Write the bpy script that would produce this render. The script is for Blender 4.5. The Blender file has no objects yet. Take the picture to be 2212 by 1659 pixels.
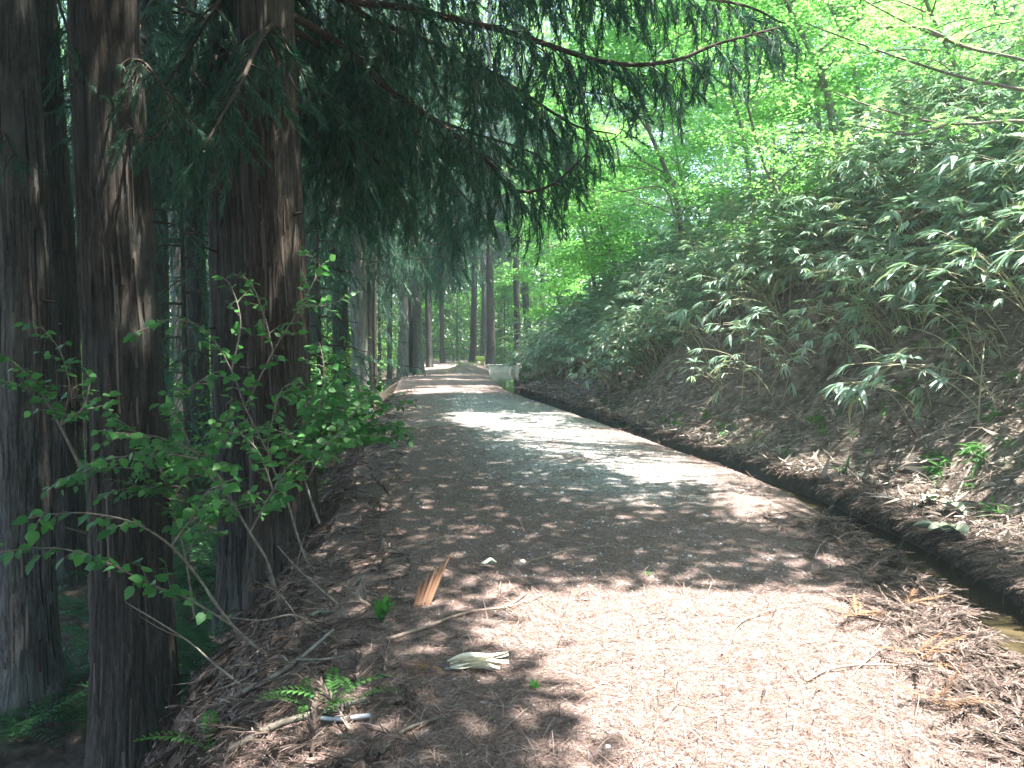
import bpy, math, random
import numpy as np
R_ = math.radians
sc = bpy.context.scene
# ------------------------------------------------------------------ camera
PITCH = R_(3.5)
CAM = np.array([0.0, 0.0, 1.6])
cd = bpy.data.cameras.new('camera'); cam = bpy.data.objects.new('camera', cd)
sc.collection.objects.link(cam); sc.camera = cam
cam.location = CAM; cam.rotation_euler = (R_(90) - PITCH, 0, 0)
cd.sensor_width = 36; cd.lens = 28.27; cd.clip_start = 0.05; cd.clip_end = 500
# ------------------------------------------------------------------ light
SUN_EL, SUN_AZ = R_(73), R_(104)          # azimuth clockwise from +Y
S = np.array([math.cos(SUN_EL)*math.sin(SUN_AZ), math.cos(SUN_EL)*math.cos(SUN_AZ), math.sin(SUN_EL)])
SX, SY = S[0]/S[2], S[1]/S[2]
w = bpy.data.worlds.new('World'); sc.world = w; w.use_nodes = True
nt = w.node_tree; nt.nodes.clear()
sky = nt.nodes.new('ShaderNodeTexSky'); sky.sky_type = 'NISHITA'; sky.sun_disc = False
sky.sun_elevation = SUN_EL; sky.sun_rotation = SUN_AZ
bg = nt.nodes.new('ShaderNodeBackground'); bg.inputs[1].default_value = 0.15
wo = nt.nodes.new('ShaderNodeOutputWorld')
nt.links.new(sky.outputs[0], bg.inputs[0]); nt.links.new(bg.outputs[0], wo.inputs[0])
sl = bpy.data.lights.new('sun', 'SUN'); sl.energy = 5.0; sl.angle = R_(0.55); sl.color = (1, .96, .90)
so = bpy.data.objects.new('sun', sl); sc.collection.objects.link(so)
from mathutils import Vector, Matrix
so.rotation_euler = Vector(S).to_track_quat('Z', 'Y').to_euler(); so.location = (20, 8, 40)
sc.view_settings.view_transform = 'Standard'; sc.view_settings.look = 'None'
sc.view_settings.exposure = 2.72; sc.view_settings.gamma = 1.0
cy = sc.cycles
cy.max_bounces = 7; cy.diffuse_bounces = 4; cy.glossy_bounces = 2; cy.transmission_bounces = 5; cy.transparent_max_bounces = 4
cy.caustics_reflective = False; cy.caustics_refractive = False
GLARE_HAZE = .0027
# ------------------------------------------------------------------ helpers
rng = np.random.default_rng(11)
def link(o): sc.collection.objects.link(o); return o
def norm(a): a = np.asarray(a, float); return a/(np.linalg.norm(a, axis=-1, keepdims=True)+1e-12)
def W(px, py, d):
    """a point seen at (px,py) of a 2212 px wide photograph, d metres deep"""
    x = (px-1106)/1737; v = (829.5-py)/1737
    f = np.array([0, math.cos(PITCH), -math.sin(PITCH)]); u = np.array([0, math.sin(PITCH), math.cos(PITCH)])
    return CAM + d*(f + x*np.array([1., 0, 0]) + v*u)
def mesh(name, parts, mats, smooth=False):
    """parts: list of (V, F, material index); F is (n,3) or (n,4)"""
    vs, li, ls, mi = [], [], [], []
    off = 0; lo = 0
    for p in parts:
        V, F = p[0], np.asarray(p[1]); m = p[2] if len(p) > 2 else 0
        if len(F) == 0: continue
        vs.append(np.asarray(V, float).reshape(-1, 3)); k = F.shape[1]
        li.append((F+off).ravel()); ls.append(lo+np.arange(len(F))*k); mi.append(np.full(len(F), m))
        lo += F.size; off += len(vs[-1])
    vs = np.concatenate(vs); li = np.concatenate(li); ls = np.concatenate(ls); mi = np.concatenate(mi)
    me = bpy.data.meshes.new(name)
    me.vertices.add(len(vs)); me.vertices.foreach_set('co', vs.ravel().astype(np.float32))
    me.loops.add(len(li)); me.loops.foreach_set('vertex_index', li.astype(np.int32))
    me.polygons.add(len(ls)); me.polygons.foreach_set('loop_start', ls.astype(np.int32))
    for m in mats: me.materials.append(m)
    me.polygons.foreach_set('material_index', mi.astype(np.int32))
    if smooth: me.polygons.foreach_set('use_smooth', np.ones(len(ls), bool))
    me.update(calc_edges=True); me.validate()
    return me
def obj(name, me, parent=None):
    o = link(bpy.data.objects.new(name, me))
    if parent is not None: o.parent = parent
    return o
def tag(o, label, cat, group=None, kind=None):
    o['label'] = label; o['category'] = cat
    if group: o['group'] = group
    if kind: o['kind'] = kind
    return o
def thing(name, label, cat, loc=(0, 0, 0), group=None, rz=0):
    o = link(bpy.data.objects.new(name, None)); o.empty_display_size = .2
    o.location = loc; o.rotation_euler = (0, 0, rz)
    return tag(o, label, cat, group)
def structure(name, parts, mats, smooth=True):
    o = obj(name, mesh(name, parts, mats, smooth)); o['kind'] = 'structure'; return o
def stuff(name, label, cat, parts, mats, smooth=False):
    o = obj(name, mesh(name, parts, mats, smooth)); return tag(o, label, cat, kind='stuff')
def frames(D, N):
    D = norm(D); Y = norm(np.cross(N, D)); Z = np.cross(D, Y)
    return np.stack([D, Y, Z], axis=-1)
def inst(T, F, P, R, Sc):
    """copies of template T,F at P with rotation R and scale Sc merged to one V,F"""
    T = np.asarray(T, float); F = np.asarray(F); P = np.asarray(P, float); n = len(P)
    Sc = np.asarray(Sc, float)
    if Sc.ndim == 1: Sc = Sc[:, None].repeat(3, 1)
    V = np.einsum('nij,nkj->nki', R, T[None]*Sc[:, None, :]) + P[:, None, :]
    Fs = (F[None] + (np.arange(n)*len(T))[:, None, None]).reshape(-1, F.shape[1])
    return V.reshape(-1, 3), Fs
def tube(P, r, n=6):
    P = np.asarray(P, float); m = len(P); r = np.broadcast_to(np.asarray(r, float), (m,))
    T = norm(np.gradient(P, axis=0)); ref = np.array([0, 0, 1.]) if abs(T[:, 2]).mean() < .8 else np.array([1., 0, 0])
    A = norm(np.cross(T, ref)); B = np.cross(T, A)
    a = np.arange(n)*2*np.pi/n
    V = P[:, None] + r[:, None, None]*(np.cos(a)[None, :, None]*A[:, None] + np.sin(a)[None, :, None]*B[:, None])
    i = np.arange(m-1)[:, None]*n; j = np.arange(n)[None]
    F = np.stack([i+j, i+(j+1) % n, i+n+(j+1) % n, i+n+j], -1).reshape(-1, 4)
    return V.reshape(-1, 3), F
def join(L):
    Vs, Fs, o = [], [], 0
    for V, F in L:
        Vs.append(V); Fs.append(F+o); o += len(V)
    if not Vs: return np.zeros((0, 3)), np.zeros((0, 4), int)
    return np.concatenate(Vs), np.concatenate(Fs)
def smoothpoly(P, n=None, step=None):
    """Catmull-Rom through the points"""
    P = np.asarray(P, float)
    Q = np.concatenate([[2*P[0]-P[1]], P, [2*P[-1]-P[-2]]])
    out = []
    k = n or 5
    for i in range(1, len(Q)-2):
        t = np.linspace(0, 1, k, endpoint=False)[:, None]
        a, b, c, d = Q[i-1], Q[i], Q[i+1], Q[i+2]
        out.append(.5*((2*b)+(-a+c)*t+(2*a-5*b+4*c-d)*t**2+(-a+3*b-3*c+d)*t**3))
    out.append(P[-1:]); return np.concatenate(out)
def hash2(ix, iy, seed):
    h = (ix.astype(np.int64)*374761393 + iy.astype(np.int64)*668265263 + seed*1442695041) & 0xffffffff
    h = ((h ^ (h >> 13))*1274126177) & 0xffffffff
    return ((h ^ (h >> 16)) & 0xffff)/65535.0
def vnoise(x, y, seed=0):
    x = np.asarray(x, float); y = np.asarray(y, float)
    ix = np.floor(x); iy = np.floor(y); fx = x-ix; fy = y-iy
    fx = fx*fx*(3-2*fx); fy = fy*fy*(3-2*fy)
    a = hash2(ix, iy, seed); b = hash2(ix+1, iy, seed); c = hash2(ix, iy+1, seed); d = hash2(ix+1, iy+1, seed)
    return (a*(1-fx)+b*fx)*(1-fy)+(c*(1-fx)+d*fx)*fy
def fbm(x, y, seed=0, o=4):
    s = 0; a = .5; t = 0
    for k in range(o):
        s = s+a*vnoise(x*2**k, y*2**k, seed+k*17); t += a; a *= .5
    return s/t - .5
def sstep(a, b, x):
    t = np.clip((x-a)/(b-a), 0, 1); return t*t*(3-2*t)
# ------------------------------------------------------------------ materials
def newmat(name):
    m = bpy.data.materials.new(name); m.use_nodes = True; n = m.node_tree; n.nodes.clear()
    out = n.nodes.new('ShaderNodeOutputMaterial'); return m, n, out
def node(n, t, **kw):
    x = n.nodes.new(t)
    for k, v in kw.items(): setattr(x, k, v)
    return x
def ramp(n, fac, stops):
    r = node(n, 'ShaderNodeValToRGB'); n.links.new(fac, r.inputs[0])
    e = r.color_ramp.elements
    while len(e) < len(stops): e.new(.5)
    for el, (p, c) in zip(e, stops): el.position = p; el.color = (*c, 1)
    return r.outputs[0]
def noise(n, scale, detail=4, vec=None, rough=.55, dist=0):
    x = node(n, 'ShaderNodeTexNoise'); x.inputs['Scale'].default_value = scale; x.inputs['Detail'].default_value = detail
    x.inputs['Roughness'].default_value = rough; x.inputs['Distortion'].default_value = dist
    if vec is not None: n.links.new(vec, x.inputs['Vector'])
    return x.outputs[0]
def coords(n, scale=(1, 1, 1), which='Object'):
    t = node(n, 'ShaderNodeTexCoord'); m = node(n, 'ShaderNodeMapping'); m.inputs['Scale'].default_value = scale
    n.links.new(t.outputs[which], m.inputs[0]); return m.outputs[0]
def mix(n, f, a, b, mode='MIX'):
    x = node(n, 'ShaderNodeMix', data_type='RGBA', blend_type=mode)
    for s, v in ((x.inputs[0], f), (x.inputs[6], a), (x.inputs[7], b)):
        if isinstance(v, (int, float)): s.default_value = v
        elif isinstance(v, tuple): s.default_value = (*v, 1)
        else: n.links.new(v, s)
    return x.outputs[2]
def bump(n, h, strength=.5, dist=.02):
    b = node(n, 'ShaderNodeBump'); b.inputs['Strength'].default_value = strength; b.inputs['Distance'].default_value = dist
    n.links.new(h, b.inputs['Height']); return b.outputs[0]
def leafmat(name, stops, trans, tf=.4, rough=.45, spec=.5):
    """leaf: colour varies leaf to leaf, light shines through"""
    m, n, out = newmat(name)
    g = node(n, 'ShaderNodeNewGeometry')
    c = ramp(n, g.outputs['Random Per Island'], stops)
    p = node(n, 'ShaderNodeBsdfPrincipled'); n.links.new(c, p.inputs['Base Color'])
    p.inputs['Roughness'].default_value = rough; p.inputs['Specular IOR Level'].default_value = spec
    if tf <= 0:
        n.links.new(p.outputs[0], out.inputs[0]); return m
    t = node(n, 'ShaderNodeBsdfTranslucent')
    n.links.new(mix(n, .5, c, trans), t.inputs[0])
    mx = node(n, 'ShaderNodeMixShader'); mx.inputs[0].default_value = tf
    n.links.new(p.outputs[0], mx.inputs[1]); n.links.new(t.outputs[0], mx.inputs[2]); n.links.new(mx.outputs[0], out.inputs[0])
    return m
def plain(name, stops, scale, rough=.8, bs=.4, bd=.01, vec=(1, 1, 1), spec=.3, detail=5):
    m, n, out = newmat(name)
    f = noise(n, scale, detail, coords(n, vec))
    p = node(n, 'ShaderNodeBsdfPrincipled'); n.links.new(ramp(n, f, stops), p.inputs['Base Color'])
    p.inputs['Roughness'].default_value = rough; p.inputs['Specular IOR Level'].default_value = spec
    if bs: n.links.new(bump(n, f, bs, bd), p.inputs['Normal'])
    n.links.new(p.outputs[0], out.inputs[0]); return m
def barkmat(name, dark, mid, light, lichen, lich_amt):
    m, n, out = newmat(name)
    f = noise(n, 5, 6, coords(n, (6, 6, .62)), .68, .3)
    f2 = noise(n, 1.3, 4, coords(n, (1, 1, .45)))
    f3 = noise(n, 60, 3, coords(n, (1, 1, .25)))
    c = ramp(n, f, [(.30, dark), (.47, mid), (.66, light)])
    c = mix(n, .35, c, ramp(n, f3, [(.3, dark), (.7, light)]))
    l = ramp(n, f2, [(.50, (0, 0, 0)), (.68, (lich_amt,)*3)])
    c = mix(n, l, c, lichen)
    p = node(n, 'ShaderNodeBsdfPrincipled'); n.links.new(c, p.inputs['Base Color']); p.inputs['Roughness'].default_value = .9
    p.inputs['Specular IOR Level'].default_value = .15
    n.links.new(bump(n, f, 1.0, .05), p.inputs['Normal'])
    n.links.new(p.outputs[0], out.inputs[0]); return m
M = {}
M['bark_red'] = barkmat('cedar_bark_brown', (.013, .011, .010), (.042, .035, .030), (.115, .096, .082), (.10, .115, .10), .5)
M['bark_grey'] = barkmat('cedar_bark_grey', (.015, .014, .013), (.055, .050, .045), (.15, .14, .13), (.17, .18, .165), .6)
M['bark_warm'] = barkmat('cedar_bark_warm', (.015, .012, .010), (.060, .046, .037), (.16, .126, .10), (.15, .15, .135), .5)
M['bark_sun_pale'] = barkmat('cedar_bark_sun_pale', (.018, .016, .015), (.075, .07, .064), (.21, .20, .185), (.27, .275, .255), .6)  # sun patches on the edge trunk put into a paler bark colour
M['bark_sun_silver'] = barkmat('cedar_bark_sun_silver', (.07, .065, .06), (.22, .21, .20), (.40, .39, .37), (.42, .44, .42), .7)  # grey bark lightened further, sun on these trunks put into its colour
M['bark_strip'] = leafmat('peeling_bark', [(0, (.02, .016, .014)), (.6, (.06, .047, .04)), (1, (.15, .125, .105))], (.1, .07, .05), 0, .9, .15)
M['bark_smooth'] = plain('smooth_bark', [(.35, (.10, .09, .075)), (.6, (.24, .22, .19))], 14, .85, .3, .01, (1, 1, .3))
M['twig'] = plain('twig_bark', [(.3, (.10, .08, .06)), (.7, (.26, .23, .19))], 30, .85, .2, .004)
M['twig_dark'] = plain('cedar_twig', [(.3, (.03, .022, .017)), (.7, (.075, .053, .04))], 30, .9, .2, .004)
M['dead'] = plain('dead_stick', [(.3, (.22, .15, .11)), (.7, (.42, .33, .26))], 40, .85, .3, .004)
M['cedar'] = leafmat('cedar_needles', [(0, (.016, .052, .036)), (.5, (.032, .098, .062)), (.9, (.066, .150, .080)), (.96, (.085, .17, .085)), (.965, (.12, .065, .035)), (1, (.16, .09, .05))], (.07, .26, .13), .3, .55, .35)
M['maple'] = leafmat('bright_leaves', [(0, (.075, .20, .03)), (.5, (.11, .27, .04)), (1, (.19, .33, .05))], (.46, 1.0, .27), .6, .6, .2)
M['wood_leaf'] = leafmat('forest_leaves', [(0, (.035, .11, .022)), (.5, (.06, .17, .03)), (1, (.10, .23, .045))], (.42, .85, .16), .55, .7, .1)
M['shrub'] = leafmat('shrub_leaves', [(0, (.03, .11, .03)), (.5, (.05, .17, .042)), (1, (.10, .27, .06))], (.14, .48, .1), .42, .5, .4)
M['sasa'] = leafmat('bamboo_leaves', [(0, (.14, .25, .18)), (.5, (.30, .42, .34)), (.8, (.42, .52, .45)), (.90, (.24, .38, .10)), (.95, (.34, .26, .12)), (1, (.45, .36, .2))], (.34, .62, .26), .32, .32, .8)
M['culm'] = plain('bamboo_culm', [(.3, (.26, .26, .14)), (.7, (.52, .48, .32))], 8, .5, 0)
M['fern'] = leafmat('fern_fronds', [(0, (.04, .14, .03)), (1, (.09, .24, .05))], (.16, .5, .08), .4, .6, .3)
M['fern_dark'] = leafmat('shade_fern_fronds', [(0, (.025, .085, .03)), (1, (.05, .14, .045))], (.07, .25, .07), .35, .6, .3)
M['needle'] = leafmat('fallen_needles', [(0, (.05, .034, .029)), (.35, (.15, .10, .084)), (.7, (.265, .187, .158)), (.93, (.41, .32, .28)), (1, (.33, .18, .11))], (.2, .1, .05), 0, .85, .2)
M['needle_dark'] = leafmat('old_cedar_litter', [(0, (.035, .025, .021)), (.5, (.085, .060, .050)), (.85, (.165, .122, .102)), (1, (.30, .235, .20))], (.2, .1, .05), 0, .85, .2)
M['deadleaf'] = leafmat('dead_bamboo_leaves', [(0, (.08, .06, .05)), (.4, (.22, .175, .145)), (.75, (.40, .34, .285)), (.93, (.56, .50, .43)), (1, (.66, .61, .53))], (.3, .2, .1), .1, .7, .3)
M['stone'] = leafmat('path_gravel', [(0, (.26, .26, .26)), (.5, (.45, .45, .44)), (1, (.70, .70, .68))], (0, 0, 0), 0, .8, .3)
M['moss'] = plain('moss', [(.3, (.07, .12, .02)), (.7, (.17, .24, .04))], 30, .95, .6, .02)
M['concrete'] = plain('concrete', [(.3, (.20, .19, .16)), (.45, (.48, .48, .46)), (.75, (.66, .66, .65))], 2.2, .85, .2, .005)
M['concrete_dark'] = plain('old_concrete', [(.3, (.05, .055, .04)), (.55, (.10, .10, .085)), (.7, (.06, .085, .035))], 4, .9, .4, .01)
def pathmat():
    m, n, out = newmat('path_ground')
    v = coords(n)
    big = noise(n, .9, 3, v); fine = noise(n, 55, 5, v, .7); mid = noise(n, 11, 4, v)
    t = node(n, 'ShaderNodeAttribute'); t.attribute_name = 'gravel'
    c1 = ramp(n, fine, [(.3, (.09, .064, .055)), (.5, (.22, .16, .14)), (.7, (.36, .285, .25))])
    c2 = ramp(n, fine, [(.32, (.18, .17, .16)), (.5, (.38, .375, .36)), (.68, (.56, .56, .55))])
    pk = noise(n, 17, 3, v, .8); c2 = mix(n, ramp(n, pk, [(.38, (1, 1, 1)), (.52, (0, 0, 0))]), c2, (.15, .11, .09))
    a = node(n, 'ShaderNodeMath', operation='ADD'); n.links.new(t.outputs['Fac'], a.inputs[0]); n.links.new(mid, a.inputs[1])
    f = ramp(n, a.outputs[0], [(.62, (0, 0, 0)), (.95, (1, 1, 1))])
    p = node(n, 'ShaderNodeBsdfPrincipled'); n.links.new(mix(n, f, c1, c2), p.inputs['Base Color'])
    p.inputs['Roughness'].default_value = .9; p.inputs['Specular IOR Level'].default_value = .2
    n.links.new(bump(n, fine, .8, .015), p.inputs['Normal']); n.links.new(p.outputs[0], out.inputs[0]); return m
M['path'] = pathmat()
def soilmat(name, stops, scale):
    m, n, out = newmat(name); v = coords(n); f = noise(n, scale, 5, v); g = noise(n, 1.1, 4, v)
    sep = node(n, 'ShaderNodeSeparateXYZ'); n.links.new(v, sep.inputs[0])
    a = node(n, 'ShaderNodeMapRange'); a.inputs[1].default_value = 42; a.inputs[2].default_value = 50; n.links.new(sep.outputs[1], a.inputs[0])
    c = mix(n, a.outputs[0], ramp(n, f, stops), ramp(n, f, [(.3, (.012, .03, .01)), (.7, (.04, .10, .02))]))
    c = mix(n, ramp(n, g, [(.56, (0, 0, 0)), (.72, (.55,)*3)]), c, (.05, .075, .025))       # moss
    p = node(n, 'ShaderNodeBsdfPrincipled'); n.links.new(c, p.inputs['Base Color']); p.inputs['Roughness'].default_value = .95; p.inputs['Specular IOR Level'].default_value = .2
    n.links.new(bump(n, f, .9, .04), p.inputs['Normal']); n.links.new(p.outputs[0], out.inputs[0]); return m
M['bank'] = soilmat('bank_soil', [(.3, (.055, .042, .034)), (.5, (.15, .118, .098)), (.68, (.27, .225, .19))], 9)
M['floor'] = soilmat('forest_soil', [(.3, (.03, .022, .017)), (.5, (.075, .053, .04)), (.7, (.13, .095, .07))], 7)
def watermat():
    m, n, out = newmat('canal_water')
    v = coords(n, (6, 2.5, 1)); f = noise(n, 2.0, 3, v)
    p = node(n, 'ShaderNodeBsdfPrincipled'); n.links.new(ramp(n, noise(n, 5, 4, coords(n)), [(.35, (.02, .018, .010)), (.65, (.085, .066, .036))]), p.inputs['Base Color'])
    p.inputs['Roughness'].default_value = .06; p.inputs['IOR'].default_value = 1.33
    n.links.new(bump(n, f, .12, .02), p.inputs['Normal']); n.links.new(p.outputs[0], out.inputs[0]); return m
M['water'] = watermat()
# ------------------------------------------------------------------ terrain
def curve(ks, vs):
    g = np.linspace(-30, 130, 3201); v = np.interp(g, ks, vs)
    k = np.ones(31)/31
    for _ in range(3): v = np.convolve(np.pad(v, 15, 'edge'), k, 'valid')
    return lambda y: np.interp(y, g, v)
xL = curve([-10, 0, 3, 5.2, 11.7, 23.7, 40, 130], [-1.0, -1.0, -1.05, -1.35, -2.2, -3.5, -5.3, -9])
xC = curve([-10, 0, 4, 6, 9, 12.8, 18.8, 23.7, 30, 40, 130], [1.6, 2.0, 2.5, 2.84, 2.88, 2.08, .85, -.2, -.75, -1.3, -5])
xR = curve([-10, 0, 4, 6, 9, 12.8, 18.8, 23.7, 30, 40, 130], [2.3, 2.75, 3.34, 3.62, 3.50, 2.66, 1.40, .34, .30, .35, -2])
drop = curve([-10, 0, 6, 8, 12, 20, 30, 45, 130], [2.7, 2.7, 2.6, 2.3, 1.7, .8, .45, .25, .2])
kb = curve([-10, 14, 20, 25, 33, 40, 130], [1, 1, .85, .68, .60, .30, .30])
def zpath(x, y):
    a, b = xL(y), xC(y); tr = np.clip(b-x, 0, 9); tl = np.clip(x-a, 0, 9)
    z = .05*fbm(x*1.3, y*1.3, 5)+.02*fbm(x*9, y*9, 8, 3)
    z = z-.05*np.exp(-tr/.2) - .10*np.exp(-tl/.4)
    far = np.exp(-(((x+1.9)/.8)**2+((y-36)/3)**2))*.35          # small mound beside the basin
    return z+far
def zleft(t, y):
    d = drop(y); wd = .62*d+.35
    s = np.clip(t/wd, 0, 1)
    z = -.10 - d*s**1.1 - .05*np.clip(t-wd, 0, 25)
    return z
def ground(x, y):
    x = np.asarray(x, float); y = np.asarray(y, float)
    a, b, c = xL(y), xC(y), xR(y)
    z = zpath(x, y)
    t = a-x
    zl = zleft(np.clip(t, 0, None), y) + np.clip(t/.6, 0, 1)*(.28*fbm(x*.9, y*.9, 21)+.07*fbm(x*6, y*6, 22, 3)) + zpath(np.maximum(a, x), y)+.10
    t2 = np.clip(x-c, 0, None); k = kb(y)
    h = np.where(t2 < .55, .30*t2, .165+np.where(t2 < 4, 1.0*(t2-.55), 1.0*3.45+.66*(t2-4)))*k
    h = np.where(t2 > 22, h-(t2-22)*.66*k*.9, h)
    rid = (vnoise(y*.95+t2*.25, t2*.22, 31)-.5)*1.9*sstep(.4, 2.2, t2) + .55*fbm(y*1.1, x*1.1, 33)*sstep(.3, 1.5, t2)+.22*fbm(y*4.5, x*3, 35, 4)*sstep(.05, .6, t2)
    zb = h+(rid-.32*np.maximum(0, vnoise(y*.75+7, t2*.75, 37)-.55)*4*sstep(.7, 1.6, t2)*(1-sstep(3, 4.5, t2))+.16*fbm(y*2.6, t2*2.6, 39, 3)*sstep(.3, 1, t2))*np.minimum(k, 1)*.85-.03
    z = np.where(x < a, zl, z)
    z = np.where(x > c, zb, z)
    z = np.where((x >= b) & (x <= c), -.55, z)
    return z
def gnormal(x, y, e=.08):
    return norm(np.stack([ground(x-e, y)-ground(x+e, y), ground(x, y-e)-ground(x, y+e), np.full(np.shape(x), 2*e)], -1))
ys = [-26.0]
while ys[-1] < 120:
    y = ys[-1]; ys.append(y + (.5 if y < 1.5 else .045 if y < 8 else .045*(y/8)**1.35))
ys = np.array(ys)
def sheet(cols_x):      # cols_x: (rows, cols) x values
    Y = ys[:, None].repeat(cols_x.shape[1], 1); Z = ground(cols_x, Y)
    V = np.stack([cols_x, Y, Z], -1).reshape(-1, 3); r, c = cols_x.shape
    i = np.arange(r-1)[:, None]*c; j = np.arange(c-1)[None]
    return V, np.stack([i+j, i+j+1, i+c+j+1, i+c+j], -1).reshape(-1, 4)
u = np.linspace(0, 1, 90); eps = 1e-4
V, F = sheet(xL(ys)[:, None]+eps+(xC(ys)-xL(ys)-2*eps)[:, None]*u)
po = structure('path', [(V, F, 0)], [M['path']])
def gravel_amt(x, y):
    """how bare of needles the path is"""
    a, b = xL(y), xC(y); r = (x-a)/(b-a)
    g = np.exp(-((r-.62)/.26)**2)*sstep(6.5, 10, y)*(1-sstep(17, 24, y)*.8)*.75
    return g + .12*np.exp(-((x-1.2)/1.1)**2)
at = po.data.attributes.new('gravel', 'FLOAT', 'POINT')
at.data.foreach_set('value', gravel_amt(V[:, 0], V[:, 1]).astype(np.float32))
tl = np.concatenate([np.linspace(0, 4.5, 75), 4.5+np.geomspace(.1, 75, 45)])[::-1]
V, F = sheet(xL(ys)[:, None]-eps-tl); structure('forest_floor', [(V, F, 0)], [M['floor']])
tb = np.concatenate([np.linspace(0, 6, 100), 6+np.geomspace(.1, 70, 60)])
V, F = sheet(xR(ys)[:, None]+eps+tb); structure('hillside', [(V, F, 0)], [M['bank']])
# canal: walls, floor, water
yc = ys[(ys > -24) & (ys < 39.6)]
def strip(A, B):
    n = len(A); V = np.concatenate([A, B]); i = np.arange(n-1)
    return V, np.stack([i, i+1, n+i+1, n+i], -1)
wob = lambda s: .03*fbm(yc*2.1, yc*0+s, 40+s, 3)
A0 = np.stack([xC(yc), yc, ground(xC(yc)-.01, yc)], -1); A1 = np.stack([xC(yc)+.02, yc, yc*0-.62], -1)
B0 = np.stack([xR(yc), yc, ground(xR(yc)+.01, yc)+.01+.03*fbm(yc*3, yc*0, 47, 3)], -1); B1 = np.stack([xR(yc)+wob(1)-.03, yc, yc*0-.62], -1)
G0 = A1.copy(); G1 = B1.copy()
structure('canal', [strip(A0, A1)+(0,), strip(B1, B0)+(0,), strip(G0, G1)+(0,)], [M['concrete_dark']], False)
wz = -.26
structure('water', [strip(np.stack([xC(yc)-.0, yc, yc*0+wz], -1), np.stack([xR(yc), yc, yc*0+wz], -1))+(0,)], [M['water']], False)
# ------------------------------------------------------------------ sun and shade: crowns stand where the photograph has shade
def blob(u, v, cu, cv, ru, rv): return np.exp(-(((u-cu)/ru)**2+((v-cv)/rv)**2)**2)
def lit(u, v):
    """0..1 how sunlit the photograph is where a sun ray reaches z=0 at (u,v)"""
    u = np.asarray(u, float); v = np.asarray(v, float)
    j = .55*fbm(u*1.4, v*1.4, 61)+.4*fbm(u*4, v*4, 63, 3)
    uu = u+.5*j; vv = v+.6*j
    L = np.zeros_like(uu)
    a, c = xL(v), xR(v)
    onp = (uu > a-.4) & (uu < c+.1)
    f = sstep(-.45, .05, uu-.0+.12*(vv-4.6))*(1-sstep(5.0, 5.35, vv))*(uu < c-.1)
    L = np.maximum(L, f)
    L = np.maximum(L, .75*blob(uu, vv, -.75, 4.3, .5, .55)*(j > -.03)); L = np.maximum(L, blob(uu, vv, -1.0, 3.2, .35, .3))
    L = np.maximum(L, blob(uu, vv, .05, 6.2, .35, .22)); L = np.maximum(L, .8*blob(uu, vv, .8, 7.0, .45, .25))
    L = np.maximum(L, blob(uu, vv, 2.3, 7.5, .85, .8)); L = np.maximum(L, .7*blob(uu, vv, 1.7, 5.9, .4, .2))
    sx = np.interp(vv, [8, 9.5, 11, 13, 15, 17], [1.3, 1.0, .2, -.5, -1.2, -1.5])
    L = np.maximum(L, sstep(-.2, .3, uu-sx)*sstep(8.2, 8.8, vv)*(1-sstep(16, 17.2, vv))*(uu < c)*(j > -.2))
    L = np.maximum(L, onp*(vv > 17)*((fbm(v*1.1, u*.15, 71, 3) > .06)*.95))
    ub = u-c; bank = (ub >= -.1)
    L = np.maximum(L, bank*(ub < 1.1)*(v < 16)*(fbm(ub*2.6+v*.9, v*1.5-ub*.6, 75, 3) > -.22-.08*sstep(8, 11, v))*.97)
    L = np.maximum(L, bank*(ub >= .9)*(v < 16)*(fbm(u*1.5, v*1.5, 76, 3) > -.5))
    L = np.maximum(L, bank*(v >= 16)*(fbm(u*.8, v*.8, 77, 3) > -.27)); L = np.maximum(L, (bank | (u < a))*(v > 20))
    left = (uu < a)
    L = np.maximum(L, left*(fbm(u*1.1, v*1.1, 79, 3) > .15)*.95)
    L = np.where(v < -1.5, .12, L)
    for cu, cv, ru, rv in ((-5.7, 8.7, .45, .4), (-5.35, 8.6, .22, .3), (-6.6, 9.0, .35, .4), (-4.2, 7.3, .3, .3), (-2.85, 8.3, .28, .3), (-4.7, 7.4, .2, .3)): L = np.maximum(L, blob(u, v, cu, cv, ru, rv))
    return np.clip(L, 0, 1)
LEAF = np.array([(0, 0, 0), (.45, .30, .05), (1, 0, -.04), (.45, -.30, .05)]); LEAFF = np.array([(0, 1, 2, 3)])
STAR = [(0, 0, 0)]; STARF = []
for k, (a, l) in enumerate(((0, 1), (.75, .85), (-.75, .85), (1.6, .55), (-1.6, .55))):
    b = len(STAR)
    for (aa, rr, z) in ((a-.33, .42*l, .03), (a, l, -.05), (a+.33, .42*l, .03)): STAR.append((rr*math.cos(aa), rr*math.sin(aa), z))
    STARF.append((0, b, b+1, b+2))
STAR = np.array(STAR); STARF = np.array(STARF)
def randdir(n, r, flat=1.0):
    a = r.uniform(0, 2*np.pi, n); return np.stack([np.cos(a), np.sin(a), r.normal(0, .35, n)*flat], -1)
def upn(n, r, s=.45): return norm(np.stack([r.normal(0, s, n), r.normal(0, s, n), np.ones(n)], -1))
def cluster_leaves(C, r, per, spread, size, T=LEAF, TF=LEAFF, flatz=.45, ns=.5):
    n = len(C)*per
    P = np.repeat(C, per, 0)+r.normal(0, 1, (n, 3))*np.array([spread, spread, spread*flatz])
    return inst(T, TF, P, frames(randdir(n, r), upn(n, r, ns)), size*r.uniform(.7, 1.25, n))
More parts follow.
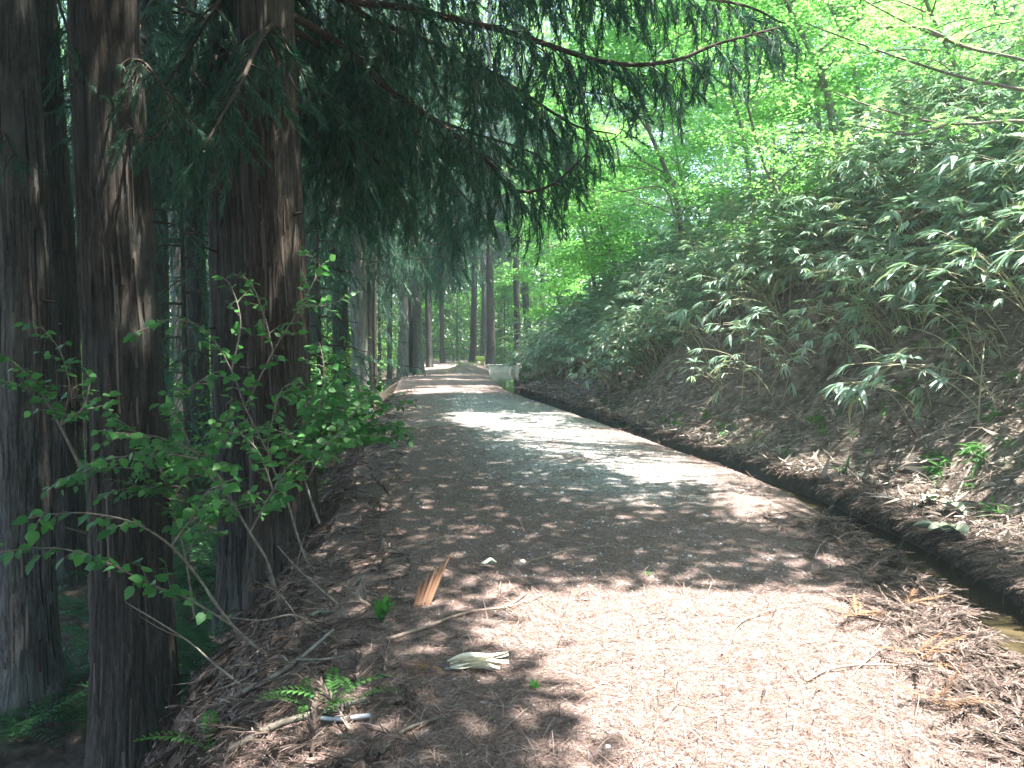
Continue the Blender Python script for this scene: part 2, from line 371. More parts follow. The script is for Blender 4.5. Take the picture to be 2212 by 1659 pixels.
def limb_to(p0, p1, r, r0, r1, sag=.0, k=9):
    t = np.linspace(0, 1, k)[:, None]; p0 = np.asarray(p0, float); p1 = np.asarray(p1, float)
    L = np.linalg.norm(p1-p0); off = r.normal(0, .06*L, (3, 3))
    P = p0+(p1-p0)*t + np.sin(np.pi*t)*off[0]*.6 + np.sin(2*np.pi*t)*off[1]*.4 + np.array([0, 0, 1])*np.sin(np.pi*t)*(.12*L-sag)
    return tube(P, np.linspace(r0, r1, k), 6)
# added unseen canopy above the frame, crowns shaped to cast the wanted shade
SHADE_TREES = [((8.8, 3.0), 'added broadleaf tree up the slope, unseen crown shaped to shade the near path'),
      ((9.2, 8.5), 'added broadleaf tree on the slope, high unseen crown laid out to shade mid path'),
      ((10.5, 15.0), 'added tall broadleaf tree high on the slope, crown laid out for the shade below'),
      ((-2.6, 1.2), 'added unseen cedar beside the viewer, boughs shaped to shade the near wood')]
gu, gv = np.meshgrid(np.arange(-14, 8, .34), np.arange(-15, 38, .34)); gu = gu.ravel(); gv = gv.ravel()
gu = gu+rng.uniform(-.15, .15, gu.size); gv = gv+rng.uniform(-.15, .15, gv.size)
keep = (rng.uniform(0, 1, gu.size) > lit(gu, gv)*1.05) & ~((gu > 6) & (rng.uniform(0, 1, gu.size) < .4))
gu, gv = gu[keep], gv[keep]
H = np.maximum(8.0, 3.2+.45*gv)+rng.uniform(0, 3.0, gu.size)
C = np.stack([gu+SX*H, gv+SY*H, H], -1)
top = np.array([[c[0][0]-1, c[0][1]+1, 11] for c in SHADE_TREES]); top[3] = (-1.5, 2.0, 12)
own = np.argmin(((C[:, None, :2]-top[None, :, :2])**2).sum(-1), 1)
for i, ((bx, by), lab) in enumerate(SHADE_TREES):
    r = np.random.default_rng(100+i); mine = C[own == i]
    bz = float(ground(bx, by))-.3
    t = thing('broadleaf_tree' if i < 3 else 'cedar_tree', lab, 'tree', (bx, by, bz), 'added trees with crowns shaped to shade the path')
    base = np.array([bx, by, bz]); tp = top[i]
    P = smoothpoly([(0, 0, 0), (tp-base)*.35+np.array([.3, 0, .6]), (tp-base)*.8, tp-base], 6)
    obj('trunk', mesh('trunk', [tube(P, np.linspace(.2, .06, len(P)), 10)], [M['bark_smooth' if i < 3 else 'bark_red']], True), t)
    L = []
    sel = mine[r.choice(len(mine), min(60, len(mine)), False)] if len(mine) else mine
    for q in sel: L.append(limb_to(P[r.integers(len(P)//2, len(P))], q-base, r, .035, .008))
    if L: obj('limbs', mesh('limbs', [join(L)], [M['bark_smooth']], True), t)
    if len(mine):
        V, F = cluster_leaves(mine-base, r, 56, .19, .17, flatz=.8)
        obj('crown', mesh('crown', [(V, F, 0)], [M['wood_leaf' if i < 3 else 'cedar']]), t)
# CEDARS BEHIND
# ------------------------------------------------------------------ cedar foliage
def spray_template(r, L=.5, n=30):
    Vs, Fs = [], []
    for i in range(n):
        t = .06+.94*i/(n-1); s = 1 if i % 2 else -1
        p = np.array([L*t, 0, -.28*L*t*t])
        ln = L*(.33-.20*t)*r.uniform(.55, 1.3)
        a = r.uniform(.35, .8)*(1-.4*t)
        d = norm(np.array([math.cos(a), s*math.sin(a), -.25-.6*r.uniform()*t])+r.normal(0, .18, 3))
        d2 = norm(d+np.array([.1, 0, -.55]))
        side = norm(np.cross(d, r.normal(0, 1, 3))); wv = (.0045 if n > 50 else .0062)*L/.5
        q = [p-side*wv*.6, p+side*wv*.6, p+d*ln*.5+side*wv, p+d*ln*.5-side*wv, p+d*ln*.5+d2*ln*.5+side*wv*.35, p+d*ln*.5+d2*ln*.5-side*wv*.35]
        b = len(Vs)*6; Vs.append(q); Fs += [(b, b+1, b+2, b+3), (b+3, b+2, b+4, b+5)]
    for i in range(3):                                   # the twig itself
        t0, t1 = i/3, (i+1)/3; z = lambda t: -.28*L*t*t; wv = .008*(1-t0*.6)*L/.5
        b = len(Vs)*6; Vs.append([(L*t0, -wv, z(t0)), (L*t0, wv, z(t0)), (L*t1, wv, z(t1)), (L*t1, -wv, z(t1)), (L*t1, 0, z(t1)), (L*t1, 0, z(t1))]); Fs.append((b, b+1, b+2, b+3))
    return np.array(Vs).reshape(-1, 3), np.array(Fs)
SPR = [spray_template(np.random.default_rng(200+i), .5, 84) for i in range(3)]
SPL = [spray_template(np.random.default_rng(210+i), .5, 32) for i in range(2)]   # lighter, for far crowns
for V, F in SPL: pass
def foliate(poly, r, side=.7, step=.16, start=.15, size=1.0, hang=.6):
    """side branchlets and hanging sprays along a limb: returns spray positions, directions, sizes and twig tubes"""
    poly = np.asarray(poly, float); seg = np.linalg.norm(np.diff(poly, axis=0), axis=1); cum = np.r_[0, np.cumsum(seg)]; L = cum[-1]
    P, D, Z, T = [], [], [], []
    s = start*L
    k = 0
    while s < L:
        p = np.array([np.interp(s, cum, poly[:, i]) for i in range(3)]); q = np.array([np.interp(min(s+.05, L), cum, poly[:, i]) for i in range(3)])
        o = np.array([np.interp(max(s-.05, 0), cum, poly[:, i]) for i in range(3)]); d = norm(q-o)
        lat = norm(np.cross(d, (0, 0, 1))); f = s/L
        ln = side*(.35+.65*math.sin(math.pi*min(1, .25+f*.75)))*r.uniform(.5, 1.2)*(1.1-.55*f)
        sd = lat*(1 if k % 2 else -1)
        v = norm(sd*r.uniform(.6, 1.1)+d*r.uniform(.3, .9)+np.array([0, 0, r.uniform(-.5, .15)]))
        tt = np.linspace(0, 1, 4)[:, None]; pts = p+v*ln*tt+np.array([0, 0, -hang*ln])*tt**2
        T.append(tube(pts, np.linspace(.008, .003, 4), 4))
        for e in np.arange(.15, 1.01, max(.12, .17/max(ln, .2))):
            pp = p+v*ln*e+np.array([0, 0, -hang*ln])*e**2
            dd = norm(v*r.uniform(.2, 1)+r.normal(0, .35, 3)+np.array([0, 0, -hang*r.uniform(.5, 1.9)]))
            P.append(pp); D.append(dd); Z.append(size*r.uniform(.7, 1.25))
        s += step*r.uniform(.6, 1.4); k += 1
    return np.array(P), np.array(D), np.array(Z), T
def sprays(P, D, Z, r, tmpl):
    which = r.integers(0, len(tmpl), len(P)); L = []
    N = norm(r.normal(0, .5, (len(P), 3))+np.array([0, 0, 1]))
    for i, (V, F) in enumerate(tmpl):
        m = which == i
        if m.any(): L.append(inst(V, F, P[m], frames(D[m], N[m]), Z[m]))
    return join(L)
def crown_mesh(seed, h, rad, nb, size=1.3, tmpl=SPL, step=.3, skip=None):
    r = np.random.default_rng(seed); Ps, Ds, Zs, T = [], [], [], []
    for i in range(nb):
        z = h*(i+.5)/nb*.97; a = i*2.4+r.uniform(-.5, .5)
        L = max(.5, rad*(1-(z/h)**1.5)*r.uniform(.65, 1.15))
        d = np.array([math.cos(a), math.sin(a), 0]); s = np.linspace(0, 1, 6)[:, None]
        poly = np.array([0, 0, z])+d*s*L+np.array([0, 0, 1])*(.12*s-.42*s**2+.16*s**3)*L+r.normal(0, .03*L, (6, 3))*s
        T.append(tube(poly, np.linspace(.04, .012, 6)*(.5+.2*L), 5))
        P, D, Z, t = foliate(poly, r, side=.34*L+.15, step=step, start=.22, size=size)
        Ps.append(P); Ds.append(D); Zs.append(Z)
    V, F = sprays(np.concatenate(Ps), np.concatenate(Ds), np.concatenate(Zs), r, tmpl)
    tv, tf = join(T)
    return mesh('crown', [(V, F, 0), (tv, tf, 1)], [M['cedar'], M['twig_dark']])
CROWN = [crown_mesh(300+i, 14, 2.7, 44) for i in range(3)]
LOWCR = [crown_mesh(320+i, 15, 3.0, 50, 1.25, SPL, .26) for i in range(2)]
def trunk_mesh(r0, H, seed, seg=24, rows=40, flare=.35, lean=(0, 0), mat='bark_red', fine=0.0):
    r = np.random.default_rng(seed)
    z = np.concatenate([np.linspace(-.5, 5.5, int(rows*.8)), np.linspace(5.5, H, max(4, int(rows*.2)))[1:]])
    th = np.arange(seg)*2*np.pi/seg; Z, TH = np.meshgrid(z, th, indexing='ij')
    rad = r0*(1-.62*np.clip(Z, 0, H)/H)*(1+flare*np.exp(-np.clip(Z+.1, 0, 9)/.45)*(1+.45*np.sin(TH*3+r.uniform(0, 6))+.25*np.sin(TH*5+r.uniform(0, 6))))
    rad = rad*(1+.05*np.sin(2*TH+r.uniform(0, 6)+Z*.12)+.03*np.sin(5*TH+r.uniform(0, 6)+.2*Z))
    if fine:
        c1 = vnoise(np.cos(TH)*5+20+.4*Z*0, np.sin(TH)*5+Z*.35, seed); ang = (TH+.05*np.sin(Z*1.7+seed))*seg/(2*np.pi)
        c2 = hash2(np.round(ang/2) % (seg//2), np.floor(Z/.55+hash2(np.round(ang/2) % (seg//2), Z*0, 3)*3), seed)
        rad = rad+fine*((c2-.5)+.8*(c1-.5))*(.5+.5*(np.round(ang) % 2))
    cx = lean[0]*Z+.04*np.sin(Z*.6+seed); cyy = lean[1]*Z+.04*np.cos(Z*.5+seed)
    V = np.stack([cx+rad*np.cos(TH), cyy+rad*np.sin(TH), Z], -1).reshape(-1, 3)
    n, m = len(z), seg; i = np.arange(n-1)[:, None]*m; j = np.arange(m)[None]
    F = np.stack([i+j, i+(j+1) % m, i+m+(j+1) % m, i+m+j], -1).reshape(-1, 4)
    return mesh('trunk', [(V, F, 0)], [M[mat]], True)
CED = {}
def cedar(key, px, d, width, label, mat='bark_red', cb=7.0, crown=0, low=False, lean=(0, 0), near=False, flare=.35, group='cedars of the wood', H=21):
    x = (px-1106)/1737*d; y = d; r0 = width/1737*d/2*1.02
    z = float(ground(x, y)); t = thing('cedar_tree', label, 'tree', (x, y, z), group)
    me = trunk_mesh(r0, H, 400+len(CED), 144 if near else 28, 150 if near else 40, flare, lean, mat, .028*min(1, r0/.3) if near else .0)
    obj('trunk', me, t)
    if near:
        r = np.random.default_rng(560+len(CED)); n = 330; th = r.uniform(0, 2*np.pi, n); zz_ = r.uniform(-.4, 6.0, n); ln = r.uniform(.12, .75, n); wd_ = r.uniform(.003, .012, n)
        tt = np.linspace(0, 1, 4); T = np.array([(a, b) for a in tt for b in (-1, 1)]); Z = zz_[:, None]+ln[:, None]*T[:, 0]
        R0 = r0*(1-.62*np.clip(Z, 0, H)/H)*(1+flare*np.exp(-np.clip(Z+.1, 0, 9)/.45))*1.03+.004+(r.uniform(0, .035, n)[:, None])*(T[:, 0]-.5)**2*2*(r.uniform(0, 1, n)[:, None] > .4)
        A = th[:, None]+T[:, 1]*wd_[:, None]/r0+.03*np.sin(Z*4+th[:, None]*3); V = np.stack([lean[0]*Z+.04*np.sin(Z*.6+400+len(CED))+R0*np.cos(A), lean[1]*Z+.04*np.cos(Z*.5+400+len(CED))+R0*np.sin(A), Z], -1).reshape(-1, 3)
        q = np.array([(0, 1, 3, 2), (2, 3, 5, 4), (4, 5, 7, 6)]); F = (q[None]+(np.arange(n)*8)[:, None, None]).reshape(-1, 4)
        obj('loose_bark', mesh('loose_bark', [(V, F, 0)], [M['bark_strip']]), t)
        for k in range(7):
            a = r.uniform(0, 6.3); zz = r.uniform(.8, 5.2); d_ = np.array([math.cos(a), math.sin(a), r.uniform(-.2, .5)]); p_ = np.array([lean[0]*zz, lean[1]*zz, zz])
            obj('branch_stub', mesh('branch_stub', [tube(np.array([p_+d_*r0*.7, p_+d_*(r0+.05), p_+d_*(r0+r.uniform(.06, .25))]), [.022, .014, .008], 6)], [M['twig_dark']], True), t)
    c = obj('crown', (LOWCR if low else CROWN)[crown % (2 if low else 3)], t)
    c.location = (lean[0]*cb, lean[1]*cb, cb); c.rotation_euler = (0, 0, len(CED)*1.7); s = (H-cb)/14.5
    c.scale = (1, 1, s)
    CED[key] = t; return t
cedar('A', 48, 8.6, 112, 'big cedar at the picture edge, bark painted sun-pale, with a torn strip of red bark', 'bark_sun_pale', 11.5, 0, near=True, lean=(-.004, 0))
cedar('B', 130, 11.5, 74, 'dark slim cedar standing close behind the big sun-pale one', 'bark_red', 11.5, 1, near=True, lean=(-.008, 0))
cedar('C', 262, 7.2, 165, 'thickest cedar trunk, straight and grey-brown with deep fissures', 'bark_red', 11.5, 2, near=True, lean=(-.001, 0))
cedar('D', 597, 8.3, 128, 'reddish fissured cedar whose boughs hang over the path', 'bark_warm', 11.5, 0, near=True)
cedar('E', 512, 9.4, 92, 'darker cedar trunk pressed against the reddish one', 'bark_grey', 11.5, 1, near=True)
cedar('F', 80, 22, 13, 'thin trunk with sun painted into its bark, in the gap between the two edge cedars', 'bark_sun_silver', 9, 1)
cedar('G', 345, 15.5, 44, 'dim cedar just behind the thickest trunk', 'bark_red', 4.5, 0, low=True)
cedar('H', 383, 21, 26, 'slender cedar with a bright bleached streak', 'bark_grey', 8, 2)
cedar('I', 424, 16.5, 44, 'shaggy brown cedar between the thickest and the paired trunks', 'bark_red', 5.5, 1)
cedar('J', 676, 22, 24, 'slim cedar by the path with leafy twigs before it', 'bark_grey', 4.0, 1, low=True)
cedar('K', 738, 23.5, 38, 'red-brown half of the cedar pair at the path edge', 'bark_red', 5.0, 2)
cedar('L', 780, 22.5, 37, 'smooth silver-grey half of the cedar pair at the path edge, sun painted into its bark', 'bark_sun_silver', 5.2, 0, flare=.5)
cedar('N', 806, 27, 20, 'shadowed cedar with a flared foot beyond the silver-grey one', 'bark_red', 4.0, 1, flare=.9, low=True)
cedar('O', 843, 33, 10, 'thin dark pole-like cedar left of the peeling pair', 'bark_red', 4.2, 0, low=True)
cedar('P', 871, 33, 23, 'peeling cedar with pale ragged bark at the path bend', 'bark_sun_silver', 4.6, 1, flare=.25)
cedar('Q', 886, 35, 13, 'dark cedar squeezed between the two peeling trunks', 'bark_red', 5.0, 2)
cedar('S', 902, 33.5, 20, 'second peeling cedar with a wider ragged foot', 'bark_sun_silver', 4.4, 0, low=True, flare=.5)
cedar('T', 927, 40, 14, 'grey cedar just past the peeling pair', 'bark_grey', 4.6, 1, low=True)
cedar('U', 956, 45, 10, 'thin dark cedar alone before the green understorey', 'bark_red', 5, 0, low=True)
cedar('V', 1024, 47, 14.5, 'far cedar with a sunlit brown edge, left of the canal basin', 'bark_red', 6.4, 1)
cedar('X', 1045, 50, 13, 'pale-barked far cedar behind the mossy post', 'bark_grey', 6.8, 0, flare=.2)
cedar('Y', 1059, 44.5, 18, 'black-looking far cedar with a broad foot above the headwall', 'bark_red', 7.2, 2, flare=.8)
cedar('Z', 1116, 46, 15, 'straight dark far cedar above the right end of the headwall', 'bark_red', 7.0, 1, flare=.2)
cedar('AA', 1143, 52, 16, 'leaning dim cedar beyond the bank end', 'bark_red', 6.0, 0, lean=(-.05, 0))
cedar('AB', 1172, 54, 11, 'thin pale trunk half hidden by bamboo at the bank end', 'bark_grey', 6, 1)
# the rest of the plantation, behind the named ones
r = np.random.default_rng(77); got = [np.array(t.location)[:2] for t in CED.values()]; nfar = 0
FT = [trunk_mesh(.24, 21, 480+i, 18, 26, .4, (0, 0), ('bark_red', 'bark_grey', 'bark_red')[i]) for i in range(3)]
for _ in range(900):
    if nfar >= 36: break
    d = r.uniform(17, 60); px = r.uniform(-60, 980) if r.uniform() < .85 else r.uniform(980, 1260)
    if px > 960 and d < 52: continue
    x = (px-1106)/1737*d
    if x > xL(d)-1.2 and d < 50: continue
    if px < 200 and 60 < px and r.uniform() < .7: continue
    if min(np.hypot(*(g-np.array([x, d]))) for g in got) < 2.6: continue
    got.append(np.array([x, d])); z = float(ground(x, d))
    t = thing('cedar_tree', 'slender shaded cedar deep in the wood behind the nearer trunks', 'tree', (x, d, z), 'slender cedars deep in the wood')
    o = obj('trunk', FT[nfar % 3], t); s = r.uniform(.75, 1.15); o.scale = (s, s, 1); o.rotation_euler = (0, 0, r.uniform(0, 6))
    c = obj('crown', (CROWN+LOWCR)[nfar % 5], t); cb = r.uniform(2.0, 6.5); c.location = (0, 0, cb); c.rotation_euler = (0, 0, r.uniform(0, 6)); c.scale = (1, 1, (21-cb)/14.5)
    nfar += 1
YC = [crown_mesh(340+i, 7, 1.7, 34, 1.0, SPL, .24) for i in range(2)]
for i, (px, d, l) in enumerate([(205, 15, 'young cedar leafed to the ground beside the thickest trunk'), (400, 14, 'young cedar filling the gap behind the thickest trunk'), (460, 19, 'young cedar between the brown cedar and the paired trunks'), (330, 24, 'young cedar deeper in the gap behind the thickest trunk'), (690, 17, 'young cedar beyond the reddish trunk'), (820, 31, 'young cedar left of the peeling pair'), (955, 48, 'dark young cedar closing the path end'), (988, 50, 'second dark young cedar at the path end'), (1090, 53, 'young cedar behind the headwall'), (30, 17, 'young cedar behind the trunk at the picture edge')]):
    x = (px-1106)/1737*d; t = thing('young_cedar', l, 'tree', (x, d, float(ground(x, d))), 'young cedars under the tall ones', i*1.1)
    obj('trunk', mesh('trunk', [tube([(0, 0, -.2), (0, 0, 3), (0, 0, 7.2)], [.07, .05, .01], 8)], [M['bark_red']], True), t); obj('crown', YC[i % 2], t).location = (0, 0, .3)
for i, (x, y) in enumerate([(-5, 2.2), (-7.6, 6), (-9.4, 9.6), (-4, -3), (-7.5, -1), (-3.2, -8.5), (-6.5, -7), (-10.5, -4), (-11, 3), (-9, -11), (-12.5, 9), (-4.5, -14)]):
    t = thing('cedar_tree', 'cedar of the same wood standing outside the view', 'tree', (x, y, float(ground(x, y))), 'cedars outside the view')
    obj('trunk', FT[i % 3], t); c = obj('crown', (CROWN+LOWCR)[i % 5], t); c.location = (0, 0, 6.5); c.rotation_euler = (0, 0, i*1.3)
# overhanging boughs with hanging sprays
def bough(key, pts, r0, seed, side=.85, step=.07, start=.12, size=.9, hang=.8, tmpl=SPR):
    r = np.random.default_rng(seed); t = CED[key]; base = np.array(t.location)
    P = np.array([W(*p) for p in pts])-base; P = smoothpoly(np.concatenate([[(0, 0, P[0, 2]-.12*np.hypot(*P[0, :2]))], P]), 6)
    b = obj('branch', mesh('branch', [tube(P, np.linspace(r0, r0*.25, len(P)), 8)], [M['twig_dark']], True), t)
    sp, sd, sz, T = foliate(P, r, side, step, start, size, hang)
    V, F = sprays(sp, sd, sz, r, tmpl); tv, tf = join(T)
    obj('foliage', mesh('foliage', [(V, F, 0), (tv, tf, 1)], [M['cedar'], M['twig_dark']]), b)
bough('D', [(640, -60, 8.3), (760, 0, 8.5), (880, 18, 8.7), (1100, 70, 9), (1310, 135, 9.3), (1450, 132, 9.5), (1550, 95, 9.6), (1680, 60, 9.8)], .055, 500, .95, .085)
bough('D', [(640, 40, 8.3), (730, 95, 8.6), (830, 185, 8.9), (950, 268, 9.2), (1050, 345, 9.5), (1110, 410, 9.7), (1190, 400, 9.9), (1270, 330, 10.2)], .05, 501, .85, .085)
bough('D', [(650, -160, 8.5), (900, -110, 9.2), (1150, -60, 9.8), (1400, -20, 10.2), (1600, 10, 10.6), (1690, 50, 10.8)], .05, 502, .95, .09)
bough('D', [(650, 150, 8.4), (720, 230, 9), (800, 330, 9.6), (860, 420, 10), (900, 470, 10.2)], .035, 503, .7, .10)
bough('D', [(600, 30, 8.1), (560, 90, 7.4), (520, 180, 6.9), (480, 250, 6.6), (440, 320, 6.4)], .03, 504, .6, .075, size=.75)
bough('E', [(520, -60, 9.2), (450, 40, 8.6), (390, 140, 8.2), (340, 200, 7.9)], .03, 505, .6, .075, size=.75)
bough('D', [(650, -60, 8.6), (800, 40, 9.4), (980, 110, 10.2), (1130, 200, 10.8), (1240, 270, 11.2), (1330, 290, 11.5)], .045, 520, .95, .085)
bough('D', [(660, 80, 8.6), (760, 150, 9.8), (880, 230, 10.8), (1000, 280, 11.8), (1150, 330, 12.6), (1210, 380, 13)], .045, 521, .95, .085, size=1.0)
bough('D', [(660, 10, 9), (720, 120, 10.5), (790, 220, 11.5), (840, 300, 12), (900, 340, 12.5)], .045, 522, .9, .085, size=1.0)
bough('E', [(530, 0, 9.5), (600, 120, 11), (680, 230, 12), (760, 330, 13), (830, 400, 13.5)], .045, 523, .9, .10, size=1.0)
bough('D', [(650, -200, 9), (850, -160, 10), (1050, -120, 11), (1250, -60, 12), (1400, -30, 12.5)], .05, 524, 1.0, .09, size=1.0)
bough('G', [(345, 60, 15.3), (420, 160, 14), (500, 260, 13.5), (560, 330, 13)], .045, 525, 1.0, .13, size=1.2)
bough('G', [(345, -40, 15.3), (300, 60, 14), (240, 200, 13.5), (190, 300, 13.2), (160, 380, 13)], .045, 526, 1.0, .13, size=1.2)
bough('I', [(424, 100, 16.3), (450, 240, 15), (480, 360, 14.5), (470, 450, 14)], .045, 527, 1.0, .13, size=1.2)
bough('J', [(676, 150, 22), (720, 260, 20), (800, 380, 19), (860, 480, 18.5)], .045, 528, 1.3, .15, size=1.3)
bough('E', [(540, -80, 9.6), (640, 20, 10.5), (740, 110, 11.5), (850, 160, 12.5), (960, 190, 13.5)], .045, 530, 1.0, .10, size=1.1)
bough('D', [(650, 220, 8.8), (690, 300, 9.8), (740, 400, 10.8), (770, 450, 11.5)], .03, 531, .8, .08, size=1.0)
bough('G', [(350, 0, 15.3), (480, 60, 14.5), (620, 160, 14.5), (720, 260, 15), (800, 350, 15.5)], .05, 532, 1.3, .12, size=1.4)
bough('I', [(424, 0, 16.3), (400, 120, 14.5), (380, 250, 13.5), (350, 380, 13)], .045, 533, 1.1, .12, size=1.3)
bough('E', [(500, 60, 9.2), (450, 160, 8.6), (420, 260, 8.3), (400, 360, 8.2)], .03, 534, .65, .085, size=.9)
bough('B', [(125, 0, 11.4), (160, 120, 11), (190, 230, 10.8), (205, 330, 10.7)], .025, 535, .5, .10, size=.8)
bough('C', [(230, 300, 7.0), (215, 220, 6.9), (190, 160, 6.8), (170, 100, 6.8)], .014, 506, .28, .075, size=.5)
bough('C', [(300, 130, 6.9), (340, 170, 6.5), (370, 230, 6.3), (330, 300, 6.0), (260, 260, 5.9)], .014, 507, .35, .075, size=.5)
bough('A', [(0, 270, 8.3), (20, 310, 8.1), (40, 345, 8), (60, 350, 7.9)], .012, 508, .22, .11, size=.4)
bough('K', [(740, 100, 23.5), (800, 140, 22), (870, 230, 21), (940, 330, 20), (1000, 420, 19.5), (1060, 470, 19)], .06, 509, 1.5, .17, size=1.5)
bough('L', [(785, 250, 22.5), (840, 290, 22), (900, 350, 21), (950, 430, 20.5), (990, 520, 20)], .05, 510, 1.3, .17, size=1.4)
bough('P', [(880, 350, 33), (930, 400, 31), (980, 460, 30), (1000, 540, 29.5)], .06, 511, 1.7, .2, size=1.7)
bough('S', [(905, 420, 33), (940, 470, 31), (960, 540, 30), (950, 610, 29.5)], .05, 512, 1.4, .2, size=1.6)
bough('Y', [(1060, 330, 44), (1100, 380, 43), (1150, 430, 42), (1180, 470, 42)], .06, 513, 2.0, .3, size=2.2)
bough('V', [(1024, 330, 47), (1060, 400, 45), (1090, 470, 45), (1095, 540, 45)], .06, 514, 1.8, .3, size=2.2)
bough('L', [(785, 60, 22.5), (900, 80, 21), (1030, 140, 19), (1150, 240, 18), (1240, 330, 17)], .06, 515, 1.5, .15, size=1.4)
# ------------------------------------------------------------------ bright broadleaf trees on the slope
def maple(x, y, h, spread, lean, label, seed, nclu=520, leaf=.085, per=26, star=False, mat='maple', name='maple_tree', group='bright young maples on the slope', r0=.09):
    r = np.random.default_rng(seed); z = float(ground(x, y))-.15
    t = thing(name, label, 'tree', (x, y, z), group)
    tip = np.array([lean[0], lean[1], h])
    P = smoothpoly([(0, 0, 0), tip*.3+np.array([-.15*lean[0], -.1*lean[1], .05*h]), tip*.65, tip], 6)
    obj('trunk', mesh('trunk', [tube(P, np.linspace(r0, .02, len(P)), 8)], [M['bark_smooth']], True), t)
    L = []; tips = []
    for k in range(16):
        f = r.uniform(.3, 1); p = P[int(f*(len(P)-1))]; a = k*2.4+r.uniform(-.4, .4)
        q = p+np.array([math.cos(a), math.sin(a), r.uniform(.0, .45)])*spread*r.uniform(.5, 1.05)
        L.append(limb_to(p, q, r, r0*.35, .006)); tips.append((p, q))
    obj('limbs', mesh('limbs', [join(L)], [M['bark_smooth']], True), t)
    C = []
    for _ in range(nclu):
        p, q = tips[r.integers(len(tips))]; f = r.uniform(.25, 1.1)
        c = p+(q-p)*f+np.array([0, 0, .15*spread])*math.sin(min(1, f)*np.pi)*.6
        C.append(c+r.normal(0, 1, 3)*np.array([.22, .22, .07])*spread)
    T, TF = (STAR, STARF) if star else (LEAF*np.array([1, 1.25, 1]), LEAFF)
    V, F = cluster_leaves(np.array(C), r, per, .16, leaf, T, TF, .35, .55)
    obj('crown', mesh('crown', [(V, F, 0)], [M[mat]]), t); return t
maple(6.2, 15.5, 6.0, 2.2, (-2.0, -.6), 'leafy maple leaning out from the slope under the drooping cedar bough', 600, 620)
maple(4.4, 20.5, 6.8, 2.4, (-1.6, 0), 'bright green maple in the middle of the slope, behind the leaning one', 601, 620)
maple(8.4, 19.5, 8.0, 2.6, (-2.0, 0), 'tall bright maple rising above the bamboo thicket', 602, 700)
maple(11.5, 16.0, 7.5, 2.6, (-2.2, 0), 'maple high on the slope with dark branches across the picture top', 603, 620)
maple(2.8, 26.5, 6.0, 2.2, (-.8, 0), 'low spreading maple at the foot of the slope', 604, 560)
maple(6.2, 28.0, 9.0, 2.8, (-1.0, 0), 'tall yellow-green broadleaf tree behind the low spreading maple', 605, 700)
maple(2.2, 35.0, 6.0, 2.0, (-.7, 0), 'small maple over the far end of the bank', 606, 500, .10)
maple(4.0, 41.0, 11.0, 3.2, (-.5, 0), 'tall pale green broadleaf tree past the canal basin', 607, 800, .11)
maple(10.5, 32.0, 12.0, 3.2, (-1.5, 0), 'big broadleaf tree on top of the far slope', 608, 800, .11)
maple(14.5, 24.0, 9.0, 3.0, (-1.5, 0), 'rounded broadleaf tree near the crest of the slope', 609, 700, .10)
maple(7.6, 10.6, 3.6, 1.6, (-1.6, -.5), 'small star-leaved maple sprouting out of the bamboo', 610, 150, .075, 22, True, r0=.04)
maple(9.4, 8.4, 5.0, 1.7, (-1.5, 0), 'thin star-leaved maple near the upper corner of the slope', 611, 130, .08, 20, True, r0=.05)
maple(13.0, 20.5, 9.5, 3.0, (-2.0, 0), 'broad maple between the crest trees and the bamboo', 619, 700, .10)
maple(7.0, 23.5, 9.5, 2.8, (-1.8, 0), 'dense maple filling the middle of the slope', 620, 800, .09)
maple(3.6, 31.0, 9.0, 2.6, (-1.0, 0), 'upright maple at the foot of the far slope', 621, 700, .10)
maple(10.0, 26.0, 12.0, 3.2, (-2.0, 0), 'towering pale maple behind the dense one', 622, 900, .11)
maple(17.0, 30.0, 11.0, 3.4, (-2.0, 0), 'wide pale tree on the far crest', 623, 800, .12)
maple(4.9, 13.8, 3.4, 1.5, (-1.0, 0), 'low bright maple spreading over the bamboo edge', 624, 170, .07, r0=.04)
maple(6.9, 12.4, 3.6, 1.5, (-1.2, -.3), 'low maple in the bamboo below the star-leaved ones', 625, 150, .07, r0=.04)
maple(3.2, 22.5, 4.2, 1.8, (-1.0, 0), 'bushy maple over the bank near its far end', 627, 260, .08, r0=.05)
maple(18.0, 19.0, 8.0, 3.0, (-1, 0), 'broadleaf tree on the crest at the picture edge', 612, 600, .11)
maple(1.0, 52.0, 9.0, 3.0, (0, 0), 'sunlit broadleaf tree seen between the far cedars', 613, 700, .12)
maple(-2.2, 57.0, 10.0, 3.2, (0, 0), 'broad green tree glowing behind the peeling cedars', 614, 700, .12)
maple(-6.5, 54.0, 7.0, 3.0, (0, 0), 'low green tree behind the path bend', 615, 600, .12)
maple(-13.5, 40.0, 8.0, 3.0, (0, 0), 'sunlit green tree deep in the wood behind the paired cedars', 616, 600, .12)
maple(-19.5, 34.0, 9.0, 3.0, (0, 0), 'sunlit green tree in the gap beside the thickest cedar', 617, 700, .12)
maple(-24.0, 40.0, 9.0, 3.2, (0, 0), 'sunlit green tree at the left end of the wood', 618, 600, .13)
for i, (x, y) in enumerate([(5.5, -4), (8.5, -9), (4.8, -12), (13, -3)]):
    maple(x, y, 8, 3.6, (-1.5, 0), 'broadleaf tree on the slope outside the view', 640+i, 500, .15, name='broadleaf_tree', mat='wood_leaf', group='broadleaf trees outside the view')
